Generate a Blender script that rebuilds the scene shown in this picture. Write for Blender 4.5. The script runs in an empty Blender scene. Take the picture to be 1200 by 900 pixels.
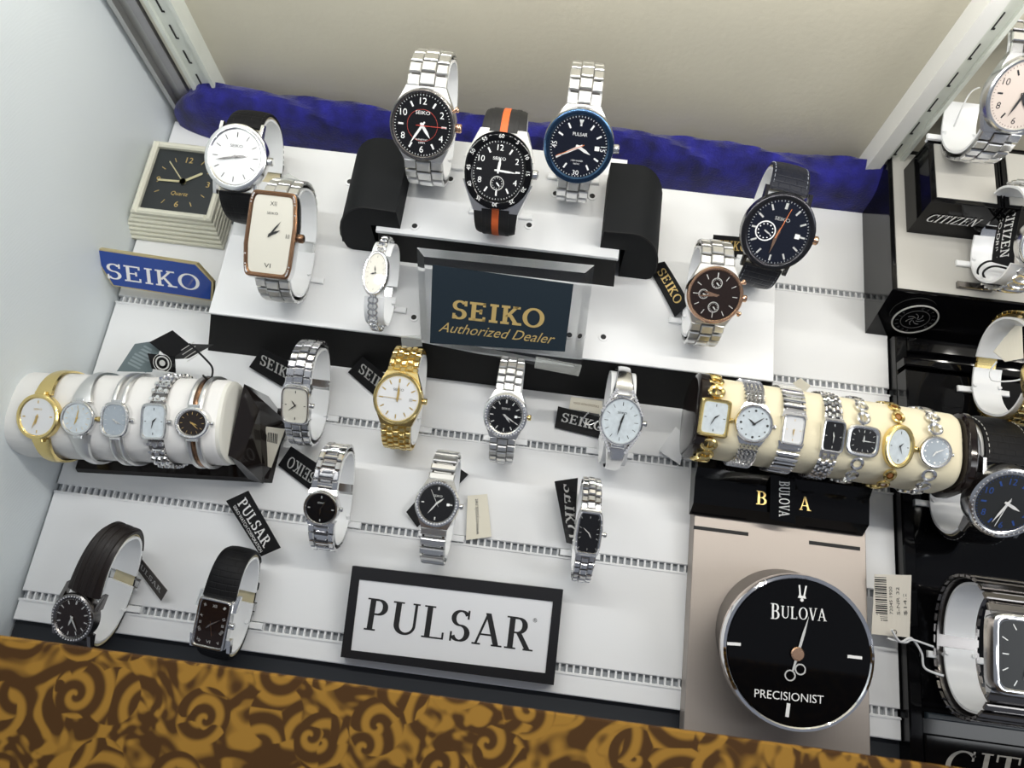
import bpy, math, random
from mathutils import Vector as V, Matrix as Mx
random.seed(7)
PI = math.pi
# ------------------------------------------------------------------ camera
F, CX, CY, H = 905.0, 600.0, 450.0, 0.56        # focal length in pixels of the 1200x900 frame, camera height (m)
Zc = V((6, 314, F)).normalized()
Xc = V((1, -.123, 0)); Xc.z = -(Xc.x*Zc.x+Xc.y*Zc.y)/Zc.z; Xc.normalize()
Yc = Zc.cross(Xc)
RW = Mx((Xc, Yc, Zc))                            # camera axes -> world
CAM = V((0, 0, H))
sc = bpy.context.scene
cd = bpy.data.cameras.new('camera'); cam = bpy.data.objects.new('camera', cd); sc.collection.objects.link(cam)
cam.matrix_world = Mx.Translation(CAM) @ RW.to_4x4()
cd.sensor_fit = 'HORIZONTAL'; cd.sensor_width = 36; cd.lens = 36*F/1200
cd.clip_start = .01; cd.clip_end = 20
cd.dof.use_dof = True; cd.dof.focus_distance = .53; cd.dof.aperture_fstop = (cd.lens/1000)/.0026
sc.camera = cam
# ------------------------------------------------------------------ light
w = bpy.data.worlds.new('world'); sc.world = w; w.use_nodes = True
w.node_tree.nodes['Background'].inputs[0].default_value = (.80, .86, 1, 1)
w.node_tree.nodes['Background'].inputs[1].default_value = .25
def area(name, loc, target, sx, sy, power, col):
    l = bpy.data.lights.new(name, 'AREA'); l.shape = 'RECTANGLE'; l.size = sx; l.size_y = sy; l.energy = power; l.color = col
    o = bpy.data.objects.new(name, l); sc.collection.objects.link(o); o.location = loc
    o.rotation_euler = (V(target)-V(loc)).to_track_quat('-Z', 'Y').to_euler(); return o
for i in range(40):                               # row of LEDs along the top of the case
    f = i/39; l = bpy.data.lights.new('led', 'AREA'); l.shape = 'DISK'; l.size = .009; l.energy = .076
    l.color = (.95+.05*f, .985-.055*f, 1-.19*f)
    o = bpy.data.objects.new('led', l); sc.collection.objects.link(o); o.location = (-.56+1.14*f, .24, .52); o.rotation_euler = (0, 0, 0)
for i in range(24):                               # second LED row tucked high against the back panel
    f = i/23; l = bpy.data.lights.new('led', 'AREA'); l.shape = 'DISK'; l.size = .008; l.energy = .025; l.color = (1, .97, .90)
    o = bpy.data.objects.new('led', l); sc.collection.objects.link(o); o.location = (-.33+.9*f, .373, .268); o.rotation_euler = (0, 0, 0)
area('added_fill_panel', (-.2, 1.6, 2.2), (0, .15, 0), 1.6, .5, 9, (.92, .96, 1))  # added softbox, no real fixture: gives the metals a bright shape to reflect
area('added_fill_panel', (1.5, -.2, 1.6), (-.2, .15, 0), .5, .8, 8, (.95, .98, 1))  # second added softbox, fills from the right towards the left panel
sc.view_settings.view_transform = 'Standard'; sc.view_settings.look = 'None'
sc.view_settings.gamma = 1; sc.view_settings.use_curve_mapping = False
sc.view_settings.exposure = 0.0
# ------------------------------------------------------------------ helpers
def ray(px, py): return RW @ V(((px-CX)/F, -(py-CY)/F, -1))
def P(px, py, z=0.0):
    d = ray(px, py); return CAM + d*((z-H)/d.z)
def Wp(px, py, y):
    d = ray(px, py); return CAM + d*(y/d.y)
def proj(p):
    c = RW.transposed() @ (V(p)-CAM); return CX+F*c.x/-c.z, CY-F*c.y/-c.z
def mpp(p): return (RW.transposed() @ (V(p)-CAM)).z / -F       # metres per pixel at a point

MATS = {}
def mat(name, col, rough=.5, metal=0, bump=None, coat=0, trans=0, ior=1.45, emit=None, sheen=0, spec=.5, var=0, vscale=60, alpha=1):
    if name in MATS: return MATS[name]
    m = bpy.data.materials.new(name); m.use_nodes = True; nt = m.node_tree; b = nt.nodes['Principled BSDF']
    I = b.inputs
    I['Base Color'].default_value = (*col, 1); I['Roughness'].default_value = rough; I['Metallic'].default_value = metal
    I['Coat Weight'].default_value = coat; I['Coat Roughness'].default_value = .03
    I['Transmission Weight'].default_value = trans; I['IOR'].default_value = ior; I['Sheen Weight'].default_value = sheen
    I['Specular IOR Level'].default_value = spec
    if emit: I['Emission Color'].default_value = (*emit[0], 1); I['Emission Strength'].default_value = emit[1]
    tc = nt.nodes.new('ShaderNodeTexCoord')
    if var:
        n = nt.nodes.new('ShaderNodeTexNoise'); n.inputs['Scale'].default_value = vscale; n.inputs['Detail'].default_value = 4
        nt.links.new(tc.outputs['Object'], n.inputs['Vector'])
        mp = nt.nodes.new('ShaderNodeMapRange'); mp.inputs[1].default_value = .3; mp.inputs[2].default_value = .7
        mp.inputs[3].default_value = 1-var; mp.inputs[4].default_value = 1+var
        nt.links.new(n.outputs[0], mp.inputs[0])
        mx = nt.nodes.new('ShaderNodeVectorMath'); mx.operation = 'SCALE'; mx.inputs[0].default_value = col
        nt.links.new(mp.outputs[0], mx.inputs['Scale']); nt.links.new(mx.outputs[0], I['Base Color'])
    if bump:
        kind, scale, dist = bump
        mpn = nt.nodes.new('ShaderNodeMapping'); nt.links.new(tc.outputs['Object'], mpn.inputs[0])
        if kind == 'noise': t = nt.nodes.new('ShaderNodeTexNoise'); t.inputs['Scale'].default_value = scale; t.inputs['Detail'].default_value = 3
        elif kind == 'voronoi': t = nt.nodes.new('ShaderNodeTexVoronoi'); t.inputs['Scale'].default_value = scale
        elif kind == 'brushx': t = nt.nodes.new('ShaderNodeTexNoise'); t.inputs['Scale'].default_value = scale; mpn.inputs['Scale'].default_value = (1, .02, 1)
        elif kind == 'wave': t = nt.nodes.new('ShaderNodeTexWave'); t.inputs['Scale'].default_value = scale; mpn.inputs['Rotation'].default_value = (.7, 0, 0); t.bands_direction = 'Y'
        elif kind == 'croc':
            t = nt.nodes.new('ShaderNodeTexBrick'); t.inputs['Scale'].default_value = scale; t.inputs['Mortar Size'].default_value = .04
            t.inputs['Color1'].default_value = (1, 1, 1, 1); t.inputs['Color2'].default_value = (.8, .8, .8, 1); t.inputs['Mortar'].default_value = (0, 0, 0, 1); t.inputs['Mortar Smooth'].default_value = 1
        nt.links.new(mpn.outputs[0], t.inputs['Vector'])
        bp = nt.nodes.new('ShaderNodeBump'); bp.inputs['Distance'].default_value = dist; bp.inputs['Strength'].default_value = .8
        nt.links.new(t.outputs[0], bp.inputs['Height']); nt.links.new(bp.outputs[0], I['Normal'])
    MATS[name] = m; return m
WHITE_DECK = mat('white_laminate', (.80, .81, .82), .38, bump=('noise', 900, .00004))
DECK_GAP = mat('grey_gap', (.35, .37, .39), .6)
WHITE_PLAS = mat('white_plastic', (.86, .87, .88), .25, spec=.5)
STEEL = mat('polished_steel', (.80, .80, .80), .20, 1)
STEELB = mat('brushed_steel', (.76, .76, .75), .34, 1, bump=('brushx', 3000, .00002))
STEELD = mat('dark_steel', (.20, .19, .185), .25, 1)
GUN = mat('black_metal', (.035, .035, .04), .22, .8)
CHROME = mat('chrome', (.85, .85, .86), .06, 1)
GOLD = mat('yellow_gold', (.85, .67, .29), .22, 1)
ROSE = mat('rose_gold', (.80, .50, .33), .22, 1)
BROWNMET = mat('brown_bronze', (.30, .17, .10), .25, 1)
BLUEMET = mat('blue_steel', (.05, .10, .18), .22, 1)
BLACKG = mat('black_gloss', (.003, .003, .0035), .07, spec=.3)
BLACKM = mat('black_matte', (.007, .007, .008), .6, spec=.3)
BLACKF = mat('black_cloth', (.006, .007, .008), .75, spec=.25, bump=('noise', 2500, .0001))
LEATHER = mat('black_leather', (.005, .005, .006), .55, spec=.22, bump=('croc', 70, .0002))
LEATHERB = mat('brown_leather', (.014, .010, .009), .4, bump=('noise', 500, .0002))
LEATHERN = mat('navy_leather', (.007, .009, .018), .42, spec=.3, bump=('croc', 65, .0003))
TANL = mat('tan_lining', (.62, .55, .36), .6, var=.1)
RUBBER = mat('black_rubber', (.012, .012, .013), .5)
ORANGE = mat('orange_rubber', (.70, .13, .03), .5)
DWHITE = mat('white_dial', (.72, .73, .74), .25, coat=.5)
DPEARL = mat('pearl_dial', (.58, .64, .68), .18, coat=.8, var=.08, vscale=300)
DBLACK = mat('black_dial', (.005, .005, .006), .25, coat=.3)
DNAVY = mat('navy_dial', (.005, .007, .016), .25, coat=.3)
DBROWN = mat('brown_dial', (.014, .007, .005), .25, coat=.3)
DGREY = mat('grey_dial', (.36, .41, .46), .22, 0, coat=.8)
DCREAM = mat('cream_dial', (.66, .64, .56), .3, coat=.5)
INKW = mat('white_print', (.85, .85, .84), .45)
INKK = mat('black_print', (.015, .015, .016), .45)
INKG = mat('gold_print', (.72, .52, .20), .35, .75)
INKS = mat('silver_print', (.66, .66, .64), .35, .4)
INKO = mat('orange_print', (.75, .22, .08), .4)
INKR = mat('red_print', (.60, .08, .06), .4)
INKB = mat('blue_print', (.03, .08, .30), .4)
GEM = mat('clear_gem', (.95, .95, .97), .04, .6)
CREAMV = mat('cream_velvet', (.80, .73, .53), .8, sheen=.2, bump=('noise', 1500, .0001))
WHITEV = mat('white_leatherette', (.80, .79, .77), .45, bump=('noise', 1800, .0001))
CREAMP = mat('cream_card', (.78, .74, .62), .7)
AMBER = mat('amber_stone', (.28, .11, .02), .1, coat=1)
PLEXI = mat('smoked_plexi', (.012, .009, .008), .1)

class MB:
    def __init__(s): s.v = []; s.f = []
    def add(s, vs, fs, M=None):
        o = len(s.v)
        for p in vs:
            p = V(p); s.v.append((M @ p) if M is not None else p)
        s.f += [tuple(i+o for i in f) for f in fs]; return s
    def box(s, x0, x1, y0, y1, z0, z1, M=None, ch=0):
        if ch <= 0:
            vs = [(x0,y0,z0),(x1,y0,z0),(x1,y1,z0),(x0,y1,z0),(x0,y0,z1),(x1,y0,z1),(x1,y1,z1),(x0,y1,z1)]
            return s.add(vs, [(3,2,1,0),(4,5,6,7),(0,1,5,4),(1,2,6,5),(2,3,7,6),(3,0,4,7)], M)
        c = ch
        vs = [(x0,y0,z0),(x1,y0,z0),(x1,y1,z0),(x0,y1,z0),(x0,y0,z1-c),(x1,y0,z1-c),(x1,y1,z1-c),(x0,y1,z1-c),
              (x0+c,y0+c,z1),(x1-c,y0+c,z1),(x1-c,y1-c,z1),(x0+c,y1-c,z1)]
        return s.add(vs, [(3,2,1,0),(8,9,10,11),(0,1,5,4),(1,2,6,5),(2,3,7,6),(3,0,4,7),(4,5,9,8),(5,6,10,9),(6,7,11,10),(7,4,8,11)], M)
    def loft(s, rings, M=None, cap0=True, cap1=True, closed=True):
        n = len(rings[0]); vs = [p for r in rings for p in r]; fs = []
        for k in range(len(rings)-1):
            for i in range(n if closed else n-1):
                j = (i+1) % n; fs.append((k*n+i, k*n+j, (k+1)*n+j, (k+1)*n+i))
        if cap0: fs.append(tuple(range(n-1, -1, -1)))
        if cap1: fs.append(tuple((len(rings)-1)*n+i for i in range(n)))
        return s.add(vs, fs, M)
    def cyl(s, r, z0, z1, n=24, M=None, c=(0, 0), ch=0, r1=None):
        r1 = r if r1 is None else r1
        ring = lambda rr, z: [(c[0]+rr*math.cos(2*PI*i/n), c[1]+rr*math.sin(2*PI*i/n), z) for i in range(n)]
        rs = [ring(r, z0), ring(r1, z1-ch)] + ([ring(r1-ch, z1)] if ch else [])
        return s.loft(rs, M)
    def ring(s, ri, ro, z0, z1, n=32, M=None, c=(0, 0)):
        g = lambda rr, z: [(c[0]+rr*math.cos(2*PI*i/n), c[1]+rr*math.sin(2*PI*i/n), z) for i in range(n)]
        return s.loft([g(ri, z0), g(ro, z0), g(ro, z1), g(ri, z1), g(ri, z0)], M, False, False)
    def ball(s, p, r, n=6, M=None):
        p = V(p); rs = []
        for k in range(1, 4):
            a = PI*k/4; rs.append([(p.x+r*math.sin(a)*math.cos(2*PI*i/n), p.y+r*math.sin(a)*math.sin(2*PI*i/n), p.z-r*math.cos(a)) for i in range(n)])
        return s.loft(rs, M)
    def prism(s, pts, z0, z1, M=None):
        return s.loft([[(p[0], p[1], z0) for p in pts], [(p[0], p[1], z1) for p in pts]], M)
    def poly(s, pts, z=0, M=None): return s.add([(p[0], p[1], z) for p in pts], [tuple(range(len(pts)))], M)
    def hull(s, bot, top, M=None): return s.loft([bot, top], M)
    def tube(s, pts, r, n=6, M=None, closed=False):
        pts = [V(p) for p in pts]; N = len(pts); rings = []; up = V((0, 0, 1))
        for i, p in enumerate(pts):
            a = pts[(i-1) % N] if (closed or i > 0) else p; b = pts[(i+1) % N] if (closed or i < N-1) else p
            t = (b-a).normalized()
            sd = t.cross(up)
            if sd.length < .05: sd = t.cross(V((1, 0, 0)))
            sd.normalize(); u = sd.cross(t)
            rings.append([p+sd*r*math.cos(2*PI*k/n)+u*r*math.sin(2*PI*k/n) for k in range(n)])
        if closed: rings.append(rings[0])
        return s.loft(rings, M, not closed, not closed)
    def build(s, name, m, parent=None, smooth=False, me_only=False):
        me = bpy.data.meshes.new(name); me.from_pydata([tuple(p) for p in s.v], [], s.f); me.materials.append(m)
        if smooth:
            me.polygons.foreach_set('use_smooth', [True]*len(me.polygons))
            try: me.set_sharp_from_angle(angle=math.radians(38))
            except Exception: pass
        if me_only: return me
        return link(name, me, parent)
def link(name, me, parent=None, M=None):
    o = bpy.data.objects.new(name, me); sc.collection.objects.link(o)
    if parent is not None: o.parent = parent
    if M is not None: o.matrix_local = M
    return o
def tag(o, label=None, cat=None, group=None, kind=None):
    if label: o['label'] = label
    if cat: o['category'] = cat
    if group: o['group'] = group
    if kind: o['kind'] = kind
    return o
def thing(name, label, cat, M, group=None):
    o = link(name, None); o.matrix_world = M; o.empty_display_size = .005; return tag(o, label, cat, group)
def frame(o, x, y, z): return Mx(((x.x, y.x, z.x, o.x), (x.y, y.y, z.y, o.y), (x.z, y.z, z.z, o.z), (0, 0, 0, 1)))
# ------------------------------------------------------------------ lettering
_tc = {}
def txt_geo(t):
    if t in _tc: return _tc[t]
    c = bpy.data.curves.new('t', 'FONT'); c.body = t; c.size = 1; c.resolution_u = 3
    o = bpy.data.objects.new('t', c); sc.collection.objects.link(o)
    me = bpy.data.meshes.new_from_object(o.evaluated_get(bpy.context.evaluated_depsgraph_get()))
    vs = [tuple(v.co) for v in me.vertices]; fs = [tuple(p.vertices) for p in me.polygons]
    bpy.data.objects.remove(o); bpy.data.curves.remove(c); bpy.data.meshes.remove(me)
    x0 = min(v[0] for v in vs); x1 = max(v[0] for v in vs); y0 = min(v[1] for v in vs); y1 = max(v[1] for v in vs)
    _tc[t] = (vs, fs, x0, x1, y0, y1); return _tc[t]
def sans(mb, t, cx, cy, h, z, M=None, w=None, shear=0, rot=0):      # text of cap height h centred on cx, cy
    vs, fs, x0, x1, y0, y1 = txt_geo(t); k = h/.70; kx = (w/(x1-x0)) if w else k
    ca, sa = math.cos(rot), math.sin(rot); out = []
    for v in vs:
        y = (v[1]-.34)*k; x = (v[0]-(x0+x1)/2)*kx + shear*y
        out.append((cx+x*ca-y*sa, cy+x*sa+y*ca, z))
    mb.add(out, fs, M)
def glyph(ch, T=.15, t=.055, s=.05, sw=.08):
    """serif capitals of height 1 drawn from polygons: returns (polys, advance)"""
    q = []
    def R(x0, y0, x1, y1): q.append([(x0,y0),(x1,y0),(x1,y1),(x0,y1)])
    def L(x0, y0, x1, y1, w): q.append([(x0-w/2,y0),(x0+w/2,y0),(x1+w/2,y1),(x1-w/2,y1)])
    def A(cx, cy, rx, ry, a0, a1, w0, w1, n=16):
        pr = None
        for i in range(n+1):
            a = math.radians(a0+(a1-a0)*i/n); wv = (w0+(w1-w0)*abs(math.cos(a))**1.3)/2
            c, d = math.cos(a), math.sin(a); po = (cx+(rx+wv)*c, cy+(ry+wv)*d); pi = (cx+(rx-wv)*c, cy+(ry-wv)*d)
            if pr: q.append([pr[1], pr[0], po, pi])
            pr = (po, pi)
    def stem(x, w=T, top=True, bot=True):
        R(x-w/2, 0, x+w/2, 1)
        if bot: R(x-w/2-sw, 0, x+w/2+sw, s)
        if top: R(x-w/2-sw, 1-s, x+w/2+sw, 1)
    x = sw+T/2+.02
    if ch == 'I': stem(x); return q, 2*x+.02
    if ch == 'E':
        stem(x); R(x, 0, x+.48, s); R(x, 1-s, x+.46, 1); R(x, .48, x+.34, .48+t)
        R(x+.48-t, 0, x+.48, .24); R(x+.46-t, .78, x+.46, 1); R(x+.34-t, .38, x+.34, .64); return q, x+.56
    if ch == 'L': stem(x); R(x, 0, x+.46, s); R(x+.46-t, 0, x+.46, .22); return q, x+.52
    if ch == 'K':
        stem(x); L(x+.06, .40, x+.44, 1, t*1.5); L(x+.48, 0, x+.17, .55, T); R(x+.3, 0, x+.66, s); R(x+.28, 1-s, x+.58, 1); return q, x+.61
    if ch == 'O': A(.45, .5, .34, .47, 0, 360, t, T, 32); return q, .92
    if ch == 'C': A(.45, .5, .34, .46, 42, 318, t, T, 24); R(.66, .68, .66+t, 1); R(.66, 0, .66+t, .3); return q, .80
    if ch == 'S':
        A(.32, .735, .20, .225, 25, 270, t, T*.9, 18); A(.32, .275, .21, .235, 90, -155, t, T, 18)
        R(.50, .72, .50+t, 1); R(.06, 0, .06+t, .3); return q, .64
    if ch in 'PRB':
        stem(x); A(x+.16, .74, .20, .225, -90, 90, t, T); R(x, .96-t/2, x+.17, .96+t/2); R(x, .515-t/2, x+.17, .515+t/2)
        if ch == 'B': A(x+.18, .27, .23, .24, -90, 90, t, T); R(x, 0, x+.19, t)
        if ch == 'R': L(x+.50, 0, x+.20, .52, T); R(x+.36, 0, x+.64, s); return q, x+.66
        return q, x+(.54 if ch == 'B' else .50)
    if ch == 'U':
        R(x-T/2, .3, x+T/2, 1); R(x-T/2-sw, 1-s, x+T/2+sw, 1); A(x+.25, .3, .25, .27, 180, 270, t*1.4, T); A(x+.25, .3, .25, .27, 270, 360, t*1.4, t*1.4); R(x+.5-t*.7, .3, x+.5+t*.7, 1); R(x+.5-.1, 1-s, x+.5+.1, 1); return q, x+.66
    if ch == 'A':
        L(.10, 0, .38, 1, t*1.2); L(.68, 0, .38, 1, T); R(.2, .3, .58, .3+t); R(0, 0, .24, s); R(.54, 0, .84, s); return q, .84
    if ch == 'V':
        L(.38, 0, .12, 1, T); L(.38, 0, .66, 1, t*1.2); R(0, 1-s, .28, 1); R(.54, 1-s, .78, 1); return q, .78
    if ch == 'T': R(.30-T/2, 0, .30+T/2, 1); R(.30-T/2-sw, 0, .30+T/2+sw, s); R(0, 1-s, .6, 1); R(0, .76, t, 1); R(.6-t, .76, .6, 1); return q, .64
    if ch == 'Z': R(.04, 1-s, .58, 1); R(.02, 0, .6, s); L(.10, 0, .50, 1, T); R(.04, .78, .04+t, 1); R(.6-t, 0, .6, .22); return q, .66
    if ch == 'N': R(.10, 0, .10+t, 1); R(.60, 0, .60+t, 1); L(.61, 0, .13, 1, T); R(0, 0, .25, s); R(0, 1-s, .2, 1); R(.5, 1-s, .76, 1); return q, .78
    return q, .35
def serif(mb, t, cx, cy, h, w, z, M=None, shear=0, slab=.05, T=.15, thin=.055, rot=0, big_first=False, dep=0):
    out = []; x = 0
    for i, ch in enumerate(t):
        g, a = glyph(ch, T, thin, slab); k = 1.28 if (big_first and i == 0) else 1
        out += [[((p[0]*k+x), p[1]*k-(0 if k == 1 else .12)) for p in pl] for pl in g]; x += a*k+.05
    kx = w/(x-.05); ca, sa = math.cos(rot), math.sin(rot)
    for i, pl in enumerate(out):
        pts = []
        for p in pl:
            yy = (p[1]-.5)*h; xx = (p[0]-x/2)*kx+shear*yy
            pts.append((cx+xx*ca-yy*sa, cy+xx*sa+yy*ca))
        ar = sum(pts[k][0]*pts[(k+1) % 4][1]-pts[(k+1) % 4][0]*pts[k][1] for k in range(4))
        if ar < 0: pts.reverse()
        mb.poly(pts, z+(i % 3)*1e-6, M)
# ------------------------------------------------------------------ setting
XL, XR = -.342, .267
o = MB().box(-.36, .62, -.06, .43, -.03, -.012).build('floor', BLACKM); tag(o, kind='structure')
PBW = mat('wall_panel', (.72, .77, .79), .5, bump=('wave', 330, .00012))
o = MB().box(-.36, -.3445, -.06, .43, -.012, .46).build('wall_left', PBW); tag(o, kind='structure')
BEIGE = mat('beige_vinyl', (.56, .53, .43), .45, bump=('noise', 260, .0002), var=.02, vscale=12)
o = MB().box(-.36, .95, .4125, .43, -.012, .62).build('wall_back', BEIGE); tag(o, kind='structure')
# upright slotted shelf standards and metal edge profiles on the back wall
RAILM = mat('rail_enamel', (.70, .73, .67), .4, .1, var=.04, vscale=40)
SLOT = mat('slot_dark', (.02, .02, .02), .7)
def standard(x0, x1, name, n0, step, ztop=.60):
    body = MB(); body.box(x0, x1, .400, .4125, .0, ztop); body.box(x0-.0, x0+.003, .397, .400, .0, ztop); body.box(x1-.003, x1, .397, .400, .0, ztop)
    b = body.build(name, RAILM); tag(b, kind='structure')
    me = None
    k = n0; xm = (x0+x1)/2 - .002
    while k < ztop-.02:
        if me is None:
            m2 = MB(); m2.box(-.0006, .0006, -.0003, .0003, 0, .0125); m2.box(-.0006, .0018, -.0003, .0003, -.0010, .0003); me = m2.build('slot', SLOT, me_only=True)
        link('slot', me, b, Mx.Translation((xm, .3997, k))); k += step
xa = [Wp(p, 60, .405).x for p in (175, 187, 198, 209, 238)]
o = MB().box(-.3445, xa[1], .404, .4125, 0, .6).box(xa[0]-.004, xa[0], .398, .404, 0, .6).build('trim_1', mat('grey_aluminium', (.50, .50, .49), .35, .8)); tag(o, kind='structure')
o = MB().box(xa[1]+.001, xa[2], .400, .4125, 0, .6).build('trim_2', mat('grey_satin', (.36, .35, .36), .3, .6)); tag(o, kind='structure')
o = MB().box(xa[2], xa[2]+.0012, .407, .4125, 0, .6).build('trim_3', BLACKM); tag(o, kind='structure')
o = MB().box(xa[2]+.0015, xa[3]-.001, .402, .4125, 0, .6).build('trim_4', mat('cream_metal', (.62, .60, .50), .4)); tag(o, kind='structure')
standard(xa[3], xa[4], 'trim_5', .020, .0256)
xr0 = Wp(1075, 103, .405).x; xr1 = Wp(1100, 118, .405).x
o = MB().box(.2350, .2455, .394, .4125, 0, .6).build('trim_6', mat('white_enamel', (.80, .80, .77), .4)); tag(o, kind='structure')
standard(.2457, .2600, 'trim_7', .029, .0256)
# slatted display deck: boards divided by comb slots every 3 inches
deck = thing('display_deck', 'white laminate display deck with comb slots filling the case floor', 'display deck', Mx.Identity(4))
MB().box(XL, XR, -.022, .395, -.012, -.0045).build('deck_base', DECK_GAP, deck)
slots = [-.005, .0715, .148, .2245, .304]; gw = .0025
ys = [-.022]+[q for s_ in slots for q in (s_-gw, s_+gw)]+[.395]
for k in range(0, len(ys), 2):
    MB().box(XL, XR, ys[k], ys[k+1], -.0045, 0, ch=.0006).build('board', WHITE_DECK, deck)
cmb = MB()
for s_ in slots:
    x = XL+.004
    while x < XR-.002:
        cmb.box(x, x+.0013, s_-gw, s_+gw, -.0045, -.0012); x += .0048
tag(cmb.build('comb_teeth', WHITE_DECK, deck), kind='stuff')
lip = MB()
for s_ in slots: lip.box(XL, XR, s_-gw-.0016, s_-gw-.0003, 0, .0007)
lip.build('slot_lip', WHITE_DECK, deck)
MB().box(XL-.001, XR+.2, -.060, -.0225, -.012, -.006).build('front_fascia', mat('fascia_black', (.016, .019, .024), .6), deck)
# front rail of the case, wrapped in a gold scroll pattern, close to the lens
def scroll_mat():
    m = bpy.data.materials.new('gold_scroll'); m.use_nodes = True; nt = m.node_tree; b = nt.nodes['Principled BSDF']; N = nt.nodes.new; Lk = nt.links.new
    tc = N('ShaderNodeTexCoord')
    def mth(op, a, b_=None):
        n = N('ShaderNodeMath'); n.operation = op
        for i, q in enumerate((a, b_)):
            if q is None: continue
            if isinstance(q, (int, float)): n.inputs[i].default_value = q
            else: Lk(q, n.inputs[i])
        return n.outputs[0]
    vals = []
    wob = N('ShaderNodeTexNoise'); wob.inputs['Scale'].default_value = 30; Lk(tc.outputs['Object'], wob.inputs['Vector'])
    for sc_, ph, off, arms in ((34, 0, 0, 1), (37, 2., .47, 1)):
        v = N('ShaderNodeTexVoronoi'); v.voronoi_dimensions = '2D'; v.inputs['Scale'].default_value = sc_; v.inputs['Randomness'].default_value = .75
        mp = N('ShaderNodeMapping'); mp.inputs['Location'].default_value = (off, off*.7, 0); mp.inputs['Scale'].default_value = (1, 1, 1)
        Lk(tc.outputs['Object'], mp.inputs[0]); Lk(mp.outputs[0], v.inputs['Vector'])
        sb = N('ShaderNodeVectorMath'); sb.operation = 'SUBTRACT'; Lk(mp.outputs[0], sb.inputs[0]); Lk(v.outputs['Position'], sb.inputs[1])
        sp = N('ShaderNodeSeparateXYZ'); Lk(sb.outputs[0], sp.inputs[0])
        at = mth('ARCTAN2', sp.outputs[1], sp.outputs[0]); ds = v.outputs['Distance']
        vals.append(mth('SINE', mth('ADD', mth('MULTIPLY', mth('POWER', ds, .8), 19.0), mth('ADD', mth('MULTIPLY', at, 1.0 if ph == 0 else -1.0), ph))))
        if ph == 0: dist0 = ds
    gt = mth('GREATER_THAN', wob.outputs[0], .52)
    mixv = mth('ADD', mth('MULTIPLY', vals[0], gt), mth('MULTIPLY', vals[1], mth('SUBTRACT', 1.0, gt)))
    lf = N('ShaderNodeTexNoise'); lf.inputs['Scale'].default_value = 44; lf.inputs['Distortion'].default_value = 2.2; lf.inputs['Detail'].default_value = 1; Lk(tc.outputs['Object'], lf.inputs['Vector'])
    lfv = mth('MULTIPLY', mth('SUBTRACT', lf.outputs[0], .5), 8.0)
    near = mth('LESS_THAN', dist0, .42)
    mixv = mth('ADD', mth('MULTIPLY', mixv, near), mth('MULTIPLY', lfv, mth('SUBTRACT', 1.0, near)))
    r = N('ShaderNodeValToRGB'); r.color_ramp.elements[0].position = .35; r.color_ramp.elements[0].color = (.065, .028, .006, 1)
    r.color_ramp.elements[1].position = .85; r.color_ramp.elements[1].color = (.31, .16, .024, 1)
    Lk(mth('ADD', mth('MULTIPLY', mixv, .5), .5), r.inputs[0]); Lk(r.outputs[0], b.inputs['Base Color'])
    b.inputs['Roughness'].default_value = .7; b.inputs['Specular IOR Level'].default_value = .2
    return m
zr = .18
pa = P(0, 752, zr); pb = P(1150, 897, zr); ye = (pa.y+pb.y)/2
o = MB().box(-.3445, .60, ye-.095, ye, zr-.006, zr, ch=.001).build('front_rail', scroll_mat())
tag(o, 'gold and brown scroll patterned front rail of the display case, out of focus', 'case rail')
o = MB().box(-.5, .5, -.085, -.062, -.03, -.004).build('wall_front', BLACKM); tag(o, kind='structure')
# ------------------------------------------------------------------ risers
def frustum(name, m, parent, x0, x1, y0, y1, z0, z1, fl):
    return MB().hull([(x0-fl, y0-fl, z0), (x1+fl, y0-fl, z0), (x1+fl, y1, z0), (x0-fl, y1, z0)],
                     [(x0, y0, z1), (x1, y0, z1), (x1, y1, z1), (x0, y1, z1)]).build(name, m, parent)
ZA, ZB = .045, .084
RISM = mat('riser_black', (.008, .008, .008), .65, spec=.3, bump=('noise', 1500, .0001))
A = thing('display_riser', 'wide white-topped riser with black slanted front across the deck', 'riser', Mx.Identity(4))
frustum('riser_body', RISM, A, -.2445, .163, .2045, .345, .0002, ZA-.002, .0145)
MB().box(-.2455, .164, .2035, .352, ZA-.002, ZA, ch=.0004).build('riser_top', WHITE_DECK, A)
B = thing('display_riser', 'small white-topped upper riser behind the clear dealer block', 'riser', Mx.Identity(4))
b0 = P(440, 270, ZB); b1 = P(725, 301, ZB)
frustum('riser_body', RISM, B, b0.x+.001, b1.x-.001, b0.y+.001, .345, ZA+.0002, ZB-.003, .003)
MB().box(b0.x, b1.x, b0.y, .346, ZB-.003, ZB, ch=.0004).build('riser_top', WHITE_DECK, B)
def grommet(px, py, z, parent):
    p = P(px, py, z)
    MB().ring(.0020, .0034, z, z+.0006, 20, c=(p.x, p.y)).build('hole_rim', WHITE_PLAS, parent, True)
    MB().cyl(.0020, z, z+.0002, 16, c=(p.x, p.y)).build('hole', SLOT, parent)
for q in ((707, 395), (683, 391), (667, 392), (485, 372)): grommet(*q, ZA, A)
for q in ((410, 213), (620, 264), (486, 265), (694, 230), (651, 227), (528, 210)): grommet(*q, ZB, B)
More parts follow.
